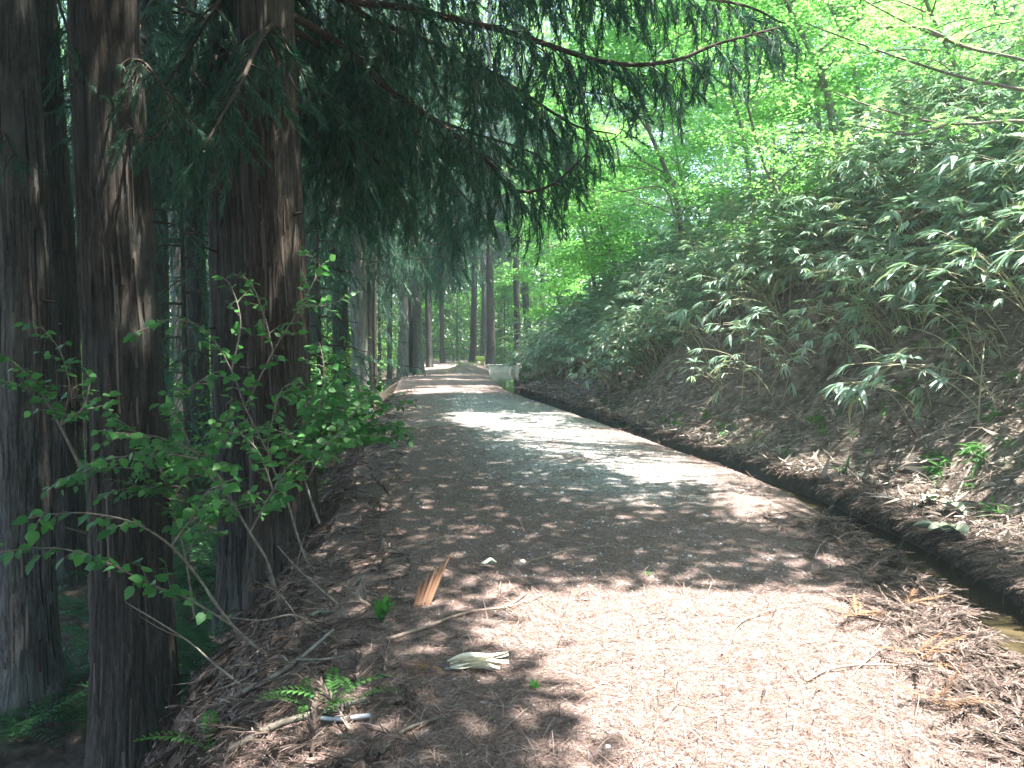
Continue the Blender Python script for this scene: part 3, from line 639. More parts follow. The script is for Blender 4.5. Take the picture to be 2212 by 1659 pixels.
def sapling(pts, label, seed, nleaf=220, leaf=.085):
    r = np.random.default_rng(seed); Ps = [smoothpoly([W(*p) for p in b], 5) for b in pts]
    base = Ps[0][0].copy(); base[2] = ground(base[0], base[1])-.1
    t = thing('maple_sapling', label, 'sapling', base, 'maple saplings arching over the bamboo')
    Ps[0] = np.concatenate([[base], Ps[0]])
    obj('stem', mesh('stem', [join([tube(P-base, np.linspace(.022, .006, len(P)), 6) for P in Ps])], [M['twig']], True), t)
    C = np.concatenate([P[len(P)//4:] for P in Ps])-base; C = C[r.integers(0, len(C), nleaf)]+r.normal(0, .13, (nleaf, 3))*np.array([1, 1, .5])
    V, F = inst(STAR, STARF, C, frames(randdir(nleaf, r), upn(nleaf, r, .3)), leaf*r.uniform(.7, 1.2, nleaf))
    obj('leaves', mesh('leaves', [(V, F, 0)], [M['maple']]), t)
sapling([[(2330, 300, 8.2), (2212, 262, 8.2), (2050, 268, 8.1), (1900, 235, 8), (1790, 195, 8)], [(2050, 268, 8.1), (1960, 290, 7.8), (1850, 270, 7.6)]], 'maple sapling with pale bare stem above the bamboo leaves', 650, 170)
sapling([[(2330, 180, 8.5), (2212, 130, 8.5), (2080, 100, 8.5), (1950, 45, 8.6), (1830, -20, 8.8)], [(2080, 100, 8.5), (1990, 60, 8.2), (1900, 60, 8)]], 'maple sapling branch crossing the upper corner', 651, 120)
sapling([[(2350, 230, 7.6), (2212, 195, 7.6), (2070, 165, 7.6), (1900, 110, 7.8), (1740, 50, 8)]], 'long bare-stemmed maple sapling below the upper corner', 652, 70)
sapling([[(1570, 690, 15), (1510, 560, 15), (1460, 470, 15), (1370, 425, 15.3), (1285, 345, 15.5)], [(1460, 470, 15), (1430, 405, 15), (1330, 415, 15.5), (1260, 405, 16)]], 'crooked sapling with grey limbs under the hanging cedar', 653, 240, .075)
# ------------------------------------------------------------------ dwarf bamboo
SL = []; SLF = []
xs = np.array([0, .12, .4, .72, 1.0]); ws = np.array([.015, .085, .105, .07, .0]); zz = np.array([0, .02, .0, -.10, -.24])
for x, wv, z in zip(xs, ws, zz): SL += [(x, -wv, z+.02*(wv > 0)), (x, 0, z-.012), (x, wv, z+.02*(wv > 0))]
for i in range(4):
    b = i*3; SLF += [(b, b+3, b+4, b+1), (b+1, b+4, b+5, b+2)]
SL = np.array(SL); SLF = np.array(SLF)
SLq = np.array([(0, 0, 0), (.35, -.1, .02), (.35, .1, .02), (1, 0, -.2)]); SLqF = np.array([(0, 1, 3, 2)])
def sasa_parts(seed, ncul=4, lo=False, lsz=1.0, wid=1.0, more=0):
    r = np.random.default_rng(seed); T = []; P = []; D = []; N = []; Z = []
    for c in range(ncul):
        L = r.uniform(.9, 1.8); a = r.normal(math.pi, .9); out = np.array([math.cos(a), math.sin(a), 0]); e = r.uniform(.45, 1.0)
        s = np.linspace(0, 1, 8)[:, None]; b0 = np.array([r.uniform(-.25, .25), r.uniform(-.25, .25), -.08])
        pts = b0+out*L*e*s**1.3+np.array([0, 0, 1])*L*(s*.95-.55*e*s**2.2)
        T.append(tube(pts, np.linspace(.0075, .003, 8), 4))
        nf = r.integers(2, 4)+more
        heads = [(pts[-1], norm(pts[-1]-pts[-2]))]
        for k in range(nf):
            i = r.integers(3, 7); q = pts[i]; d = norm(norm(pts[i+1]-pts[i])+r.normal(0, .6, 3)); q2 = q+d*r.uniform(.15, .4)
            T.append(tube(np.array([q, (q+q2)/2, q2]), .003, 3)); heads.append((q2, d))
        for q, d in heads:
            nl = r.integers(4, 8)+more; side = norm(np.cross(d, (0, 0, 1))+1e-6)
            for k in range(nl):
                f = (k-(nl-1)/2)/max(1, nl-1)*2
                dd = norm(d*1.0+side*f*.95+np.array([0, 0, -.25-.35*abs(f)*r.uniform(.4, 1)])+r.normal(0, .12, 3))
                P.append(q); D.append(dd); N.append(norm(np.array([0, 0, 1])+r.normal(0, .3, 3))); Z.append(r.uniform(.19, .34))
    P, D, N, Z = map(np.array, (P, D, N, Z))
    leaves = inst(SLq if lo else SL, SLqF if lo else SLF, P, frames(D, N), Z[:, None]*np.array([1, wid, 1])*lsz)
    return join(T), leaves
SASA = []
for i in range(10):
    c, l = sasa_parts(700+i, *((4, False, 1.08, 1.0, 0), (5, False, .78, .8, 1), (4, False, .66, .75, 2), (4, False, .9, .9, 0), (5, False, .7, .65, 1))[i % 5])
    SASA.append((mesh('culms', [c], [M['culm']], True), mesh('leaves', [l], [M['sasa']], False)))
r = np.random.default_rng(71)
pts = []
def sasa_line(y):    # distance up the slope where the bamboo begins
    return np.interp(y, [2, 6, 12, 18, 24, 30, 40], [1.85, 1.8, 1.45, 1.25, 1.0, .7, .7])
while len(pts) < 4600:
    y = r.uniform(3, 36); t = r.uniform(0, 17)
    tt = sasa_line(y)+.5*math.sin(y*1.3)+t
    x = float(xR(y))+tt
    if x > .72*y+3.2: continue
    if t < 1.2 and r.uniform() < .5: continue
    if y > 29 and tt < 2.2: continue
    pts.append((x, y, tt))
pts = np.array(pts); Zg = ground(pts[:, 0], pts[:, 1])
dist = np.sqrt(pts[:, 0]**2+pts[:, 1]**2+(Zg-1.6)**2)
edge = pts[:, 2]-sasa_line(pts[:, 1])
score = dist+.35*edge
order = np.argsort(score); 
gap = []; chosen = []
for i in order:                                     # the 300 that show largest, spaced apart
    if len(chosen) >= 300: break
    if all((pts[i, 0]-pts[j, 0])**2+(pts[i, 1]-pts[j, 1])**2 > .40**2 for j in chosen): chosen.append(i)
chs = set(chosen)
for k, i in enumerate(chosen):
    x, y, tt = pts[i]; z = Zg[i]
    lab = ('dwarf bamboo clump drooping over the bare lower bank' if edge[i] < 1.0 else
           'dwarf bamboo clump massed in the middle of the slope' if edge[i] < 4 else 'dwarf bamboo clump high on the slope under the saplings')
    t = thing('dwarf_bamboo', lab, 'bamboo plant', (x, y, z), 'dwarf bamboo low on the bank' if edge[i] < 1.0 else 'dwarf bamboo in mid slope' if edge[i] < 4 else 'dwarf bamboo high on the slope', r.normal(0, .7))
    s = r.uniform(.8, 1.15); t.scale = (s, s, s)
    a, b = SASA[k % 10]; obj('culms', a, t); obj('leaves', b, t)
LO = [sasa_parts(740+i, 4, True, (1.0, .6, .7)[i % 3], 1.0, (0, 2, 1)[i % 3]) for i in range(6)]; cu = []; lv = []
for k, i in enumerate(order):
    if i in chs: continue
    if dist[i] < 11 and r.uniform() < .75: continue
    if edge[i] > 8 and r.uniform() < .3: continue
    a = r.normal(0, .7); ca, sa = math.cos(a), math.sin(a); Rm = np.array([[ca, -sa, 0], [sa, ca, 0], [0, 0, 1]]); s = r.uniform(.8, 1.2)
    (cv, cf), (vv, vf) = LO[k % 6]; p = np.array([pts[i, 0], pts[i, 1], Zg[i]])
    cu.append((cv@Rm.T*s+p, cf)); lv.append((vv@Rm.T*s+p, vf))
stuff('bamboo_thicket', 'dense thicket of dwarf bamboo covering the rest of the slope', 'bamboo thicket', [join(lv)+(0,), join(cu)+(1,)], [M['sasa'], M['culm']])
# ------------------------------------------------------------------ loose stuff on the ground
def on_ground(x, y, lift=.004): return np.stack([x, y, ground(x, y)+lift], -1)
STRIP = np.array([(0, -.05, 0), (0, .05, 0), (.5, .05, .05), (.5, -.05, .05), (1, .03, .0), (1, -.03, .0)]); STRIPF = np.array([(0, 1, 2, 3), (3, 2, 4, 5)])
def lay(x, y, r, T, TF, sz, tilt=.25, dirs=None, lift=.004):
    n = len(x); N = norm(gnormal(x, y)+r.normal(0, tilt, (n, 3))); a = r.uniform(0, 2*np.pi, n)
    D = np.stack([np.cos(a), np.sin(a), np.zeros(n)], -1) if dirs is None else dirs
    D = norm(D-(D*N).sum(-1, keepdims=True)*N)
    return inst(T, TF, on_ground(x, y, lift), frames(D, N), sz)
r = np.random.default_rng(81)
n = 230000
y = 2.3*np.exp(r.uniform(0, 1, n)*math.log(14/2.3)); x = xL(y)-.2+(xC(y)-xL(y)+.15)*r.uniform(0, 1, n)
k = r.uniform(0, 1, n) > gravel_amt(x, y)*1.1*(vnoise(x*3, y*3, 9) > .35); x, y = x[k], y[k]
pn = lay(x, y, r, STRIP*np.array([1, .27, 1.1]), STRIPF, np.clip(r.lognormal(-3.15, .45, len(x)), .015, .13)*(1+.05*y), .22)
stuff('needle_litter', 'carpet of reddish fallen cedar needles on the path', 'needle litter', [pn], [M['needle']])
FLAT = [(V*np.array([1, 1.3, .35]), F) for V, F in [spray_template(np.random.default_rng(230+i), .5, 41) for i in range(3)]]
n = 5200
y = 2.2*np.exp(r.uniform(0, 1, n)*math.log(24/2.2)); tt = r.beta(1.3, 1.6, n)*3.2-.75; x = xL(y)-tt
k = r.uniform(0, 1, n) < np.where(tt < 0, .55, 1); x, y, tt = x[k], y[k], tt[k]
N = norm(gnormal(x, y)+r.normal(0, .25, (len(x), 3))); D = np.stack([-np.abs(r.normal(.4, .6, len(x))), r.normal(0, .8, len(x)), 0*x], -1)
D = norm(D-(D*N).sum(-1, keepdims=True)*N); L = []; which = r.integers(0, 3, len(x)); P = on_ground(x, y, .02)
for i in range(3):
    m = which == i; L.append(inst(FLAT[i][0], FLAT[i][1], P[m], frames(D[m], N[m]), r.uniform(.25, .8, m.sum())))
n = 1500
y = 2.6*np.exp(r.uniform(0, 1, n)*math.log(7/2.6)); x = xC(y)-np.abs(r.normal(0, .25, n))-.02
N = norm(gnormal(x-.05, y)+r.normal(0, .2, (n, 3))); D = np.stack([r.normal(.5, .6, n), r.normal(0, .7, n), 0*x], -1); D = norm(D-(D*N).sum(-1, keepdims=True)*N)
L.append(inst(FLAT[0][0], FLAT[0][1], on_ground(np.minimum(x, xC(y)-.01), y, .02), frames(D, N), r.uniform(.25, .6, n)))
stuff('cedar_litter', 'brown feathery cedar twigs heaped along both path edges', 'twig litter', [join(L)], [M['needle_dark']])
# gravel
ROCK = np.array([(1, 0, .1), (.3, .8, 0), (-.8, .5, .1), (-.7, -.6, 0), (.4, -.8, .1), (.1, .1, .7), (-.2, -.1, .65)]); ROCKF = np.array([(0, 1, 5), (1, 2, 5), (2, 6, 5), (2, 3, 6), (3, 4, 6), (4, 0, 5), (4, 5, 6)])
n = 60000
y = 2.3*np.exp(r.uniform(0, 1, n)*math.log(22/2.3)); x = xL(y)+.15+(xC(y)-xL(y)-.2)*r.uniform(0, 1, n)
g = gravel_amt(x, y); k = r.uniform(0, 1, n) < np.clip(g*1.3*(vnoise(x*2.2, y*2.2, 14) > .35)+.16*(vnoise(x*1.6, y*1.6, 12) > .45)*(x > xL(y)+.7), 0, 1); x, y = x[k], y[k]
sz = np.clip(r.lognormal(-5.25, .5, len(x)), .003, .026)*(1+.03*y)
stuff('gravel', 'pale crushed gravel showing through the needles', 'gravel', [lay(x, y, r, ROCK, ROCKF, sz, .3, None, 0)], [M['stone']])
# bank litter, lying down the slope
def bank_pts(n, tmax, pw, y1=36):
    y = 3.0*np.exp(r.uniform(0, 1, n)*math.log(y1/3.0)); tt = r.uniform(0, 1, n)**pw*tmax; return xR(y)-.03+tt, y, tt
n = 62000; x, y, tt = bank_pts(n, 6.0, 1.3)
k = r.uniform(0, 1, n) < np.where(tt < .8, .85, np.clip(.35+1.3*(vnoise(y*1.3, tt*.5, 91)-.3), .1, 1)); x, y, tt = x[k], y[k], tt[k]
dn = np.stack([-np.ones(len(x))*(tt > .5)*1.2, 0*x, 0*x], -1)+np.stack([r.normal(0, .7, len(x)), r.normal(0, .7, len(x)), 0*x], -1)
DLs = [SL*np.array([1, .8, .6]), SL*np.array([1, .45, 1.2])+np.array([0, 0, .12])*np.sin(SL[:, :1]*5), SL*np.array([1, 1.1, -.5])]
wh = r.integers(0, 3, len(x)); sz = np.clip(r.lognormal(-2.65, .55, len(x)), .02, .26); L = []
for i in range(3):
    m = wh == i; L.append(lay(x[m], y[m], r, DLs[i], SLF, sz[m], .55, dn[m], .012))
stuff('leaf_litter', 'dead bamboo leaves and straw sliding down the bank', 'leaf litter', [join(L)], [M['deadleaf']])
n = 30000; x, y, tt = bank_pts(n, 4.5, 1.5); dn = np.stack([-np.abs(r.normal(.6, .8, n)), r.normal(0, .8, n), 0*x], -1)
L = [lay(x, y, r, STRIP*np.array([1, .35, 2]), STRIPF, np.clip(r.lognormal(-2.3, .5, n), .04, .4), .4, dn, .015)]
n = 3500; x, y, tt = bank_pts(n, .30, 1.0, 8.5); x = xR(y)+np.abs(r.normal(0, .10, n))-.03; N = norm(np.stack([-.5+r.normal(0, .3, n), r.normal(0, .3, n), np.ones(n)], -1)); D = np.stack([-np.abs(r.normal(.7, .4, n)), r.normal(0, .7, n), -np.abs(r.normal(.25, .3, n))], -1)
L.append(inst(FLAT[1][0], FLAT[1][1], np.stack([x, y, ground(np.maximum(x, xR(y)+.02), y)+.015], -1), frames(D, N), r.uniform(.2, .55, n)))
n = 7000; x, y, tt = bank_pts(n, 5.0, 1.0); k = tt > .4; x, y = x[k], y[k]; n = len(x); dn = np.stack([-np.ones(n)+r.normal(0, .25, n), r.normal(0, .45, n), 0*x], -1)
STR = STRIP*np.array([1, .16, 1.0]); Vs_, Fs_ = lay(x, y, r, STR, STRIPF, np.clip(r.lognormal(-1.35, .5, n), .1, .7), .22, dn, .03)
n = 2600; x, y, tt = bank_pts(n, .2, 1.0, 28); x = xR(y)+np.abs(r.normal(0, .08, n))-.01; N = norm(np.stack([r.normal(-.2, .3, n), r.normal(0, .3, n), np.ones(n)], -1)); D = np.stack([-r.normal(.4, .5, n), r.normal(0, .8, n), -np.abs(r.normal(.1, .2, n))], -1)
L.append(inst(FLAT[2][0], FLAT[2][1], np.stack([x, y, ground(np.maximum(x, xR(y)+.02), y)+.01], -1), frames(D, N), r.uniform(.15, .4, n)*(1+.02*y)))
stuff('dry_straw', 'pale dry bamboo stems and straw hanging down the bank', 'straw', [(Vs_, Fs_, 0)], [M['deadleaf']])
stuff('root_litter', 'rootlets, straw and brown twigs trailing down the bank to the canal', 'twig litter', [join(L)], [M['needle_dark']])
n = 760; x, y, tt = bank_pts(n, 3.6, .8); k = (vnoise(y*.8, tt*.8, 97) > .45) & (tt > .3); x, y = x[k], y[k]; n = len(x); P = np.repeat(on_ground(x, y, .02), 9, 0); m = len(P)
D = np.stack([-np.abs(r.normal(.6, .5, m)), r.normal(0, .6, m), r.uniform(-.6, .5, m)], -1); Z = np.repeat(r.uniform(.08, .22, n), 9)*r.uniform(.6, 1.2, m)
stuff('bank_herbs', 'small green grassy herbs dotted over the bank', 'herbs', [inst(SL*np.array([1, .7, 1]), SLF, P+r.normal(0, .02, (m, 3)), frames(D, upn(m, r, .6)), Z)], [M['fern']])
for k, (a_, b_) in enumerate([((1700, 640), (1640, 780)), ((1965, 880), (1880, 1010)), ((1800, 700), (1730, 830)), ((2190, 930), (2080, 1060)), ((1560, 720), (1500, 800))]):
    pass
# ferns
def frond(L, r, npair=11):
    Vs, Fs = [], []
    for i in range(npair):
        t = .12+.86*i/(npair-1); w_ = L*.26*math.sin(math.pi*min(1, .25+.75*(1-t)))*(1.05-t*.75)
        for s in (-1, 1):
            p = np.array([L*t, 0, L*(.45*t-.55*t*t)]); q = p+np.array([w_*.45, s*w_, -.12*w_]); b = len(Vs)
            h = L*.036
            Vs += [p+(-h*.6, 0, 0), p+np.array([.15*w_-h*.5, s*w_*.5, .0]), q, p+np.array([.2*w_+h*1.1, s*w_*.5, .0]), ]; Fs.append((b, b+1, b+2, b+3))
    b = len(Vs); 
    for t in (0, .5, 1): Vs += [(L*t, -.006*L*(1.3-t), L*(.45*t-.55*t*t)), (L*t, .006*L*(1.3-t), L*(.45*t-.55*t*t))]
    Fs += [(b, b+1, b+3, b+2), (b+2, b+3, b+5, b+4)]
    return np.array([np.asarray(v, float) for v in Vs]), np.array(Fs)
FR = frond(1.0, None)
def fern_plant(seed, n=6, size=.3):
    r = np.random.default_rng(seed); a = np.arange(n)*2*np.pi/n+r.uniform(0, .6, n)
    D = np.stack([np.cos(a), np.sin(a), r.uniform(.2, .6, n)], -1)
    return inst(FR[0], FR[1], np.zeros((n, 3)), frames(D, np.tile([0, 0, 1.], (n, 1))), size*r.uniform(.7, 1.15, n))
def gpt(px, py):
    """where the sight line through (px,py) meets the ground"""
    ds = np.linspace(2.2, 40, 3000); Q = np.array([W(px, py, 1.0)-CAM])*ds[:, None]+CAM
    hit = np.argmax(Q[:, 2] < ground(Q[:, 0], Q[:, 1])); return Q[hit]
def fern(px, py, size, n, label, seed, dark=False, group=None, p=None):
    q = gpt(px, py)+np.array([0, 0, 0 if dark or size > .31 else .05]) if p is None else p
    o = obj('fern', mesh('fern', [fern_plant(seed, n, size)], [M['fern_dark' if dark else 'fern']])); o.location = q
    return tag(o, label, 'fern', group)
fern(718, 1545, .27, 4, 'bright fern frond standing up from the sunny litter edge', 801)
fern(662, 1550, .20, 4, 'little pale fern lying low just left of the upright frond', 802)
fern(765, 1540, .19, 3, 'small drooping fern just right of the upright frond', 805)
fern(450, 1640, .30, 4, 'lit fern at the bottom edge between cedar foot and litter', 803)
fern(1345, 925, .32, 7, 'small bright fern tuft on the canal lip below the bank', 804)
fern(760, 945, .45, 6, 'fern under the leafy shrub beside the path', 806)
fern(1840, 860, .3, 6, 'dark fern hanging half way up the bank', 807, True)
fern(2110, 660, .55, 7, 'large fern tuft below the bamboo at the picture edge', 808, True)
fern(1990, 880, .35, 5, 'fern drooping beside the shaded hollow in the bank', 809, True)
fern(1615, 870, .25, 5, 'bright little fern on a sunny rib of the bank', 810)
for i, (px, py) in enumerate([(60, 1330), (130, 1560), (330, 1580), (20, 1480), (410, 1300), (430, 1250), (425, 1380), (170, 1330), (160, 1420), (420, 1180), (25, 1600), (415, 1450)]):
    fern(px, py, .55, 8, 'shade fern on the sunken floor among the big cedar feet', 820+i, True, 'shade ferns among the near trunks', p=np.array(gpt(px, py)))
r = np.random.default_rng(83); FPS = [fern_plant(840+i, 8, .5) for i in range(4)]; L = []
for _ in range(700):
    d = r.uniform(8, 34); px = r.uniform(-100, 850); x = (px-1106)/1737*d
    if x > xL(d)-1.3: continue
    a = r.uniform(0, 6.3); ca, sa = math.cos(a), math.sin(a); Vv, Ff = FPS[r.integers(4)]
    L.append((Vv@np.array([[ca, -sa, 0], [sa, ca, 0], [0, 0, 1]]).T*r.uniform(.7, 1.4)+np.array([x, d, float(ground(x, d))]), Ff))
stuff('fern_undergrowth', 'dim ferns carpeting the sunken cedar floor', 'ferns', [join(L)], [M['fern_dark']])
# leafy understorey between and behind the trunks
L = []; n = 0; Cc = []
for _ in range(10500):
    d = r.uniform(11, 62) if r.uniform() < .6 else r.uniform(45, 58); px = r.uniform(-150, 1250); x = (px-1106)/1737*d
    if d < 50 and x > xL(d)-1.0: continue
    h = r.uniform(0, 1)**1.4*(1.0+.055*d)*(.55 if px < 1250 and 44 < d < 49 else 1)
    if vnoise(x*.35, d*.35, 95)+r.uniform(-.2, .2) < (.42 if d < 46 else .2): continue
    Cc.append((x, d, float(ground(x, d))+.1+h))
stuff('undergrowth', 'sunlit leafy understorey between the farther cedar trunks', 'undergrowth', [cluster_leaves(np.array(Cc), r, 24, .30, .14, ns=.8)], [M['wood_leaf']])
# far wood
Cc = []
for _ in range(14000):
    a = r.uniform(-.72, .80); d = r.uniform(62, 88); x = math.tan(a)*d
    Cc.append((x, d, float(ground(min(x, 30), d))+r.uniform(0, 1)*33-1))
stuff('far_wood', 'pale green broadleaf wood closing the view behind everything', 'wood', [cluster_leaves(np.array(Cc), r, 26, .8, .46, ns=1.2)], [M['wood_leaf']])
# ------------------------------------------------------------------ leafy shrub in front of the cedars
BL = np.array([(0, 0, 0), (.14, -.30, .04), (.14, 0, 0), (.14, .30, .04), (.5, -.40, .06), (.5, 0, 0), (.5, .40, .06), (.82, -.2, .0), (.82, 0, -.03), (.82, .2, .0), (1.08, 0, -.09)])
BLq = np.array([(1, 4, 5, 2), (2, 5, 6, 3), (4, 7, 8, 5), (5, 8, 9, 6)]); BLt = np.array([(0, 1, 2), (0, 2, 3), (7, 10, 8), (8, 10, 9)])
def shrub(branches, label, seed, leaf=.062, twl=.26, gap=.10, frm=.35, big=1.12):
    r = np.random.default_rng(seed); Ps = [smoothpoly([W(*p) for p in b], 5) for b in branches]
    base = Ps[0][0].copy(); T = []; P = []; D = []
    for bi, Q in enumerate(Ps):
        T.append(tube(Q, np.linspace(.011 if bi == 0 else .007, .0025, len(Q)), 5))
        seg = np.linalg.norm(np.diff(Q, axis=0), axis=1); cum = np.r_[0, np.cumsum(seg)]; s = frm*cum[-1] if bi == 0 else .1*cum[-1]; k = 0
        while s <= cum[-1]:
            p = np.array([np.interp(s, cum, Q[:, i]) for i in range(3)]); d = norm(np.array([np.interp(min(s+.04, cum[-1]), cum, Q[:, i])-np.interp(max(0, s-.04), cum, Q[:, i]) for i in range(3)]))
            lat = norm(np.cross(d, (0, 0, 1)))*(1 if k % 2 else -1)
            v = norm(lat*r.uniform(.5, 1)+d*.8+r.normal(0, .3, 3)); ln = twl*r.uniform(.4, 1.2)*(1.15-.5*s/cum[-1])
            t = np.linspace(0, 1, 4)[:, None]; tw = p+v*ln*t+np.array([0, 0, -.12*ln])*t**2; T.append(tube(tw, np.linspace(.0032, .0015, 4), 4))
            m = max(2, int(ln/.038)); l2 = norm(np.cross(v, (0, 0, 1)))
            for j in range(m):
                f = (j+1)/m; q = p+v*ln*f+np.array([0, 0, -.12*ln])*f**2
                P.append(q); D.append(norm(v*.6+l2*(1 if j % 2 else -1)*(0 if j == m-1 else .9)+np.array([0, 0, -.45])+r.normal(0, .25, 3)))
            s += gap*.55*r.uniform(.6, 1.5); k += 1
    P = np.array(P); D = np.array(D); n = len(P); R = frames(D, norm(upn(n, r, .6)+np.array([.1, -.45, 0]))); z = leaf*big*r.uniform(.55, 1.15, n)
    t = thing('leafy_shrub', label, 'shrub', base, 'thin leafy shrubs before the cedars')
    obj('stems', mesh('stems', [join([(V-base, F) for V, F in T])], [M['twig']], True), t)
    a = inst(BL, BLq, P-base, R, z); V, F2 = a[0], (BLt[None]+(np.arange(n)*len(BL))[:, None, None]).reshape(-1, 3)
    me = mesh_mixed('leaves', V, a[1], F2, M['shrub']); obj('leaves', me, t)
def mesh_mixed(name, V, Q, T, mat):
    me = bpy.data.meshes.new(name); me.vertices.add(len(V)); me.vertices.foreach_set('co', V.ravel().astype(np.float32))
    li = np.concatenate([Q.ravel(), T.ravel()]); ls = np.concatenate([np.arange(len(Q))*4, Q.size+np.arange(len(T))*3])
    me.loops.add(len(li)); me.loops.foreach_set('vertex_index', li.astype(np.int32)); me.polygons.add(len(ls)); me.polygons.foreach_set('loop_start', ls.astype(np.int32))
    me.polygons.foreach_set('use_smooth', np.ones(len(ls), bool)); me.materials.append(mat); me.update(calc_edges=True); me.validate(); return me
shrub([[(590, 1425, 4.6), (520, 1370, 4.6), (470, 1310, 4.5), (430, 1250, 4.5), (370, 1180, 4.4), (290, 1130, 4.3), (200, 1110, 4.2), (120, 1110, 4.2), (60, 1120, 4.1)],
       [(500, 1350, 4.55), (400, 1290, 4.5), (330, 1265, 4.4), (230, 1215, 4.3), (130, 1185, 4.2), (20, 1190, 4.1), (-40, 1200, 4.1)], [(370, 1180, 4.4), (420, 1110, 4.3), (450, 1060, 4.2), (480, 1050, 4.2)]],
      'shrub with long low sprays of rounded leaves in front of the thickest cedar', 900, .066, .17, .10, .62)
shrub([[(640, 1430, 5.2), (610, 1330, 5.1), (580, 1220, 5), (540, 1150, 5), (500, 1080, 5), (460, 1010, 4.9), (400, 965, 4.8), (320, 940, 4.7), (230, 935, 4.7)],
       [(540, 1150, 5), (590, 1060, 5), (630, 1000, 5), (690, 965, 5.1), (750, 930, 5.2)], [(500, 1080, 5), (440, 1010, 5), (400, 940, 5), (380, 880, 5), (420, 830, 5), (470, 810, 5)], [(460, 1010, 4.9), (420, 990, 4.7), (330, 980, 4.6), (240, 990, 4.6)], [(590, 1060, 5), (560, 980, 5), (520, 940, 5), (470, 930, 5)]],
      'shrub with fresh green leaves spread before the paired cedar trunks', 901, .064, .24, .085, .5)
shrub([[(690, 1270, 6), (650, 1180, 6), (620, 1080, 6), (580, 980, 6), (590, 900, 6), (610, 840, 6), (650, 820, 6)], [(580, 980, 6), (530, 880, 5.9), (500, 800, 5.8), (450, 720, 5.7), (380, 690, 5.6), (300, 715, 5.5)],
       [(530, 880, 6), (590, 760, 6), (650, 660, 6), (690, 570, 6.1), (640, 545, 6.1)], [(500, 800, 5.8), (520, 700, 5.8), (500, 620, 5.8), (480, 600, 5.8)], [(590, 760, 6), (570, 680, 6), (540, 610, 6), (500, 590, 6)], [(650, 660, 6), (700, 660, 6.1), (735, 650, 6.2)]],
      'tall thin shrub reaching up across the reddish cedar', 902, .062, .22, .13, .55)
shrub([[(420, 1330, 7), (400, 1200, 7), (370, 1080, 6.9), (330, 980, 6.8), (290, 930, 6.7), (240, 900, 6.6)], [(370, 1080, 6.9), (430, 1000, 6.8), (480, 930, 6.8), (510, 880, 6.8)], [(400, 1200, 7), (460, 1120, 6.9), (520, 1090, 6.8), (600, 1080, 6.8)], [(330, 980, 6.8), (300, 1010, 6.7), (200, 1010, 6.6), (130, 1040, 6.6)], [(370, 1080, 6.9), (320, 1050, 6.8), (250, 1060, 6.7)]],
      'shadier shrub rising from the hollow between the two big cedars', 903, .068, .3, .09, .35)
shrub([[(690, 1130, 6.4), (660, 1040, 6.4), (650, 960, 6.3), (600, 930, 6.2), (540, 920, 6.2)], [(660, 1040, 6.4), (710, 960, 6.4), (760, 900, 6.4), (800, 860, 6.5)], [(650, 960, 6.3), (690, 880, 6.3), (700, 800, 6.3), (690, 740, 6.3)]],
      'shrub leaning over the litter edge beside the reddish cedar', 904, .066, .26, .085, .3)
for k, (bx, by, d0) in enumerate([(700, 1010, 7.0), (765, 985, 8.0)]):
    rr = np.random.default_rng(910+k); br = []
    for j in range(9):
        ex, ey = bx+rr.uniform(-90, 90), by-rr.uniform(60, 185)
        br.append([(bx+rr.uniform(-25, 25), by, d0), ((bx+ex)/2+rr.uniform(-15, 15), (by+ey)/2-20, d0), (ex, ey, d0+rr.uniform(-.5, .5)), (ex+rr.uniform(-30, 50), ey+rr.uniform(-5, 25), d0)])
    shrub(br, ('dense low bush of rounded leaves where the bank drops off the path', 'smaller bush at the path edge beyond the dense low one')[k], 915+k, .07, .24, .10, .3)
shrub([[(175, 1010, 5.4), (130, 920, 5.3), (90, 850, 5.2), (40, 790, 5.1), (-10, 765, 5)], [(130, 920, 5.3), (150, 840, 5.2), (130, 760, 5.2), (90, 705, 5.2)], [(90, 850, 5.2), (30, 830, 5), (-20, 810, 5)], [(130, 920, 5.3), (180, 880, 5.2), (200, 800, 5.2)]],
      'leafy twigs crossing the big sun-pale cedar', 920, .062, .2, .09, .35)
# ------------------------------------------------------------------ sticks, wood, single leaves
def stick(name, pts, r0, r1, mat, label, cat, group=None, extra=()):
    """pts are 3-D; extra = side twigs"""
    P = smoothpoly(pts, 6); base = P[len(P)//2].copy(); L = [tube(P-base, np.linspace(r0, r1, len(P)), 6)]
    for e in extra: L.append(tube(smoothpoly(e, 5)-base, np.linspace(r1*1.1, r1*.35, 5*(len(e)-1)+1), 4))
    o = obj(name, mesh(name, [join(L)], [M[mat]], True)); o.location = base; return tag(o, label, cat, group)
def gl(pp, lift=.02): return [gpt(a, b)+np.array([0, 0, lift]) for a, b in pp]
stick('fallen_stick', gl([(835, 1390), (920, 1362), (1010, 1330), (1090, 1318), (1135, 1290)]), .011, .006, 'dead', 'long pale stick lying across the litter toward the path', 'stick', extra=[gl([(1090, 1318), (1120, 1340), (1110, 1370)]), gl([(1100, 1318), (1150, 1300), (1190, 1285)])])
stick('fallen_stick', gl([(1560, 1420), (1600, 1350), (1680, 1320), (1770, 1305)], .015), .006, .003, 'dead', 'thin curved twig on the sunny needles', 'stick')
stick('fallen_stick', gl([(1740, 1480), (1790, 1455), (1860, 1445), (1960, 1448), (2080, 1470)], .02), .007, .004, 'dead', 'forked pale twig near the lower right of the path', 'stick', extra=[gl([(1790, 1455), (1770, 1500)]), gl([(1860, 1445), (1920, 1400), (1990, 1400)])])
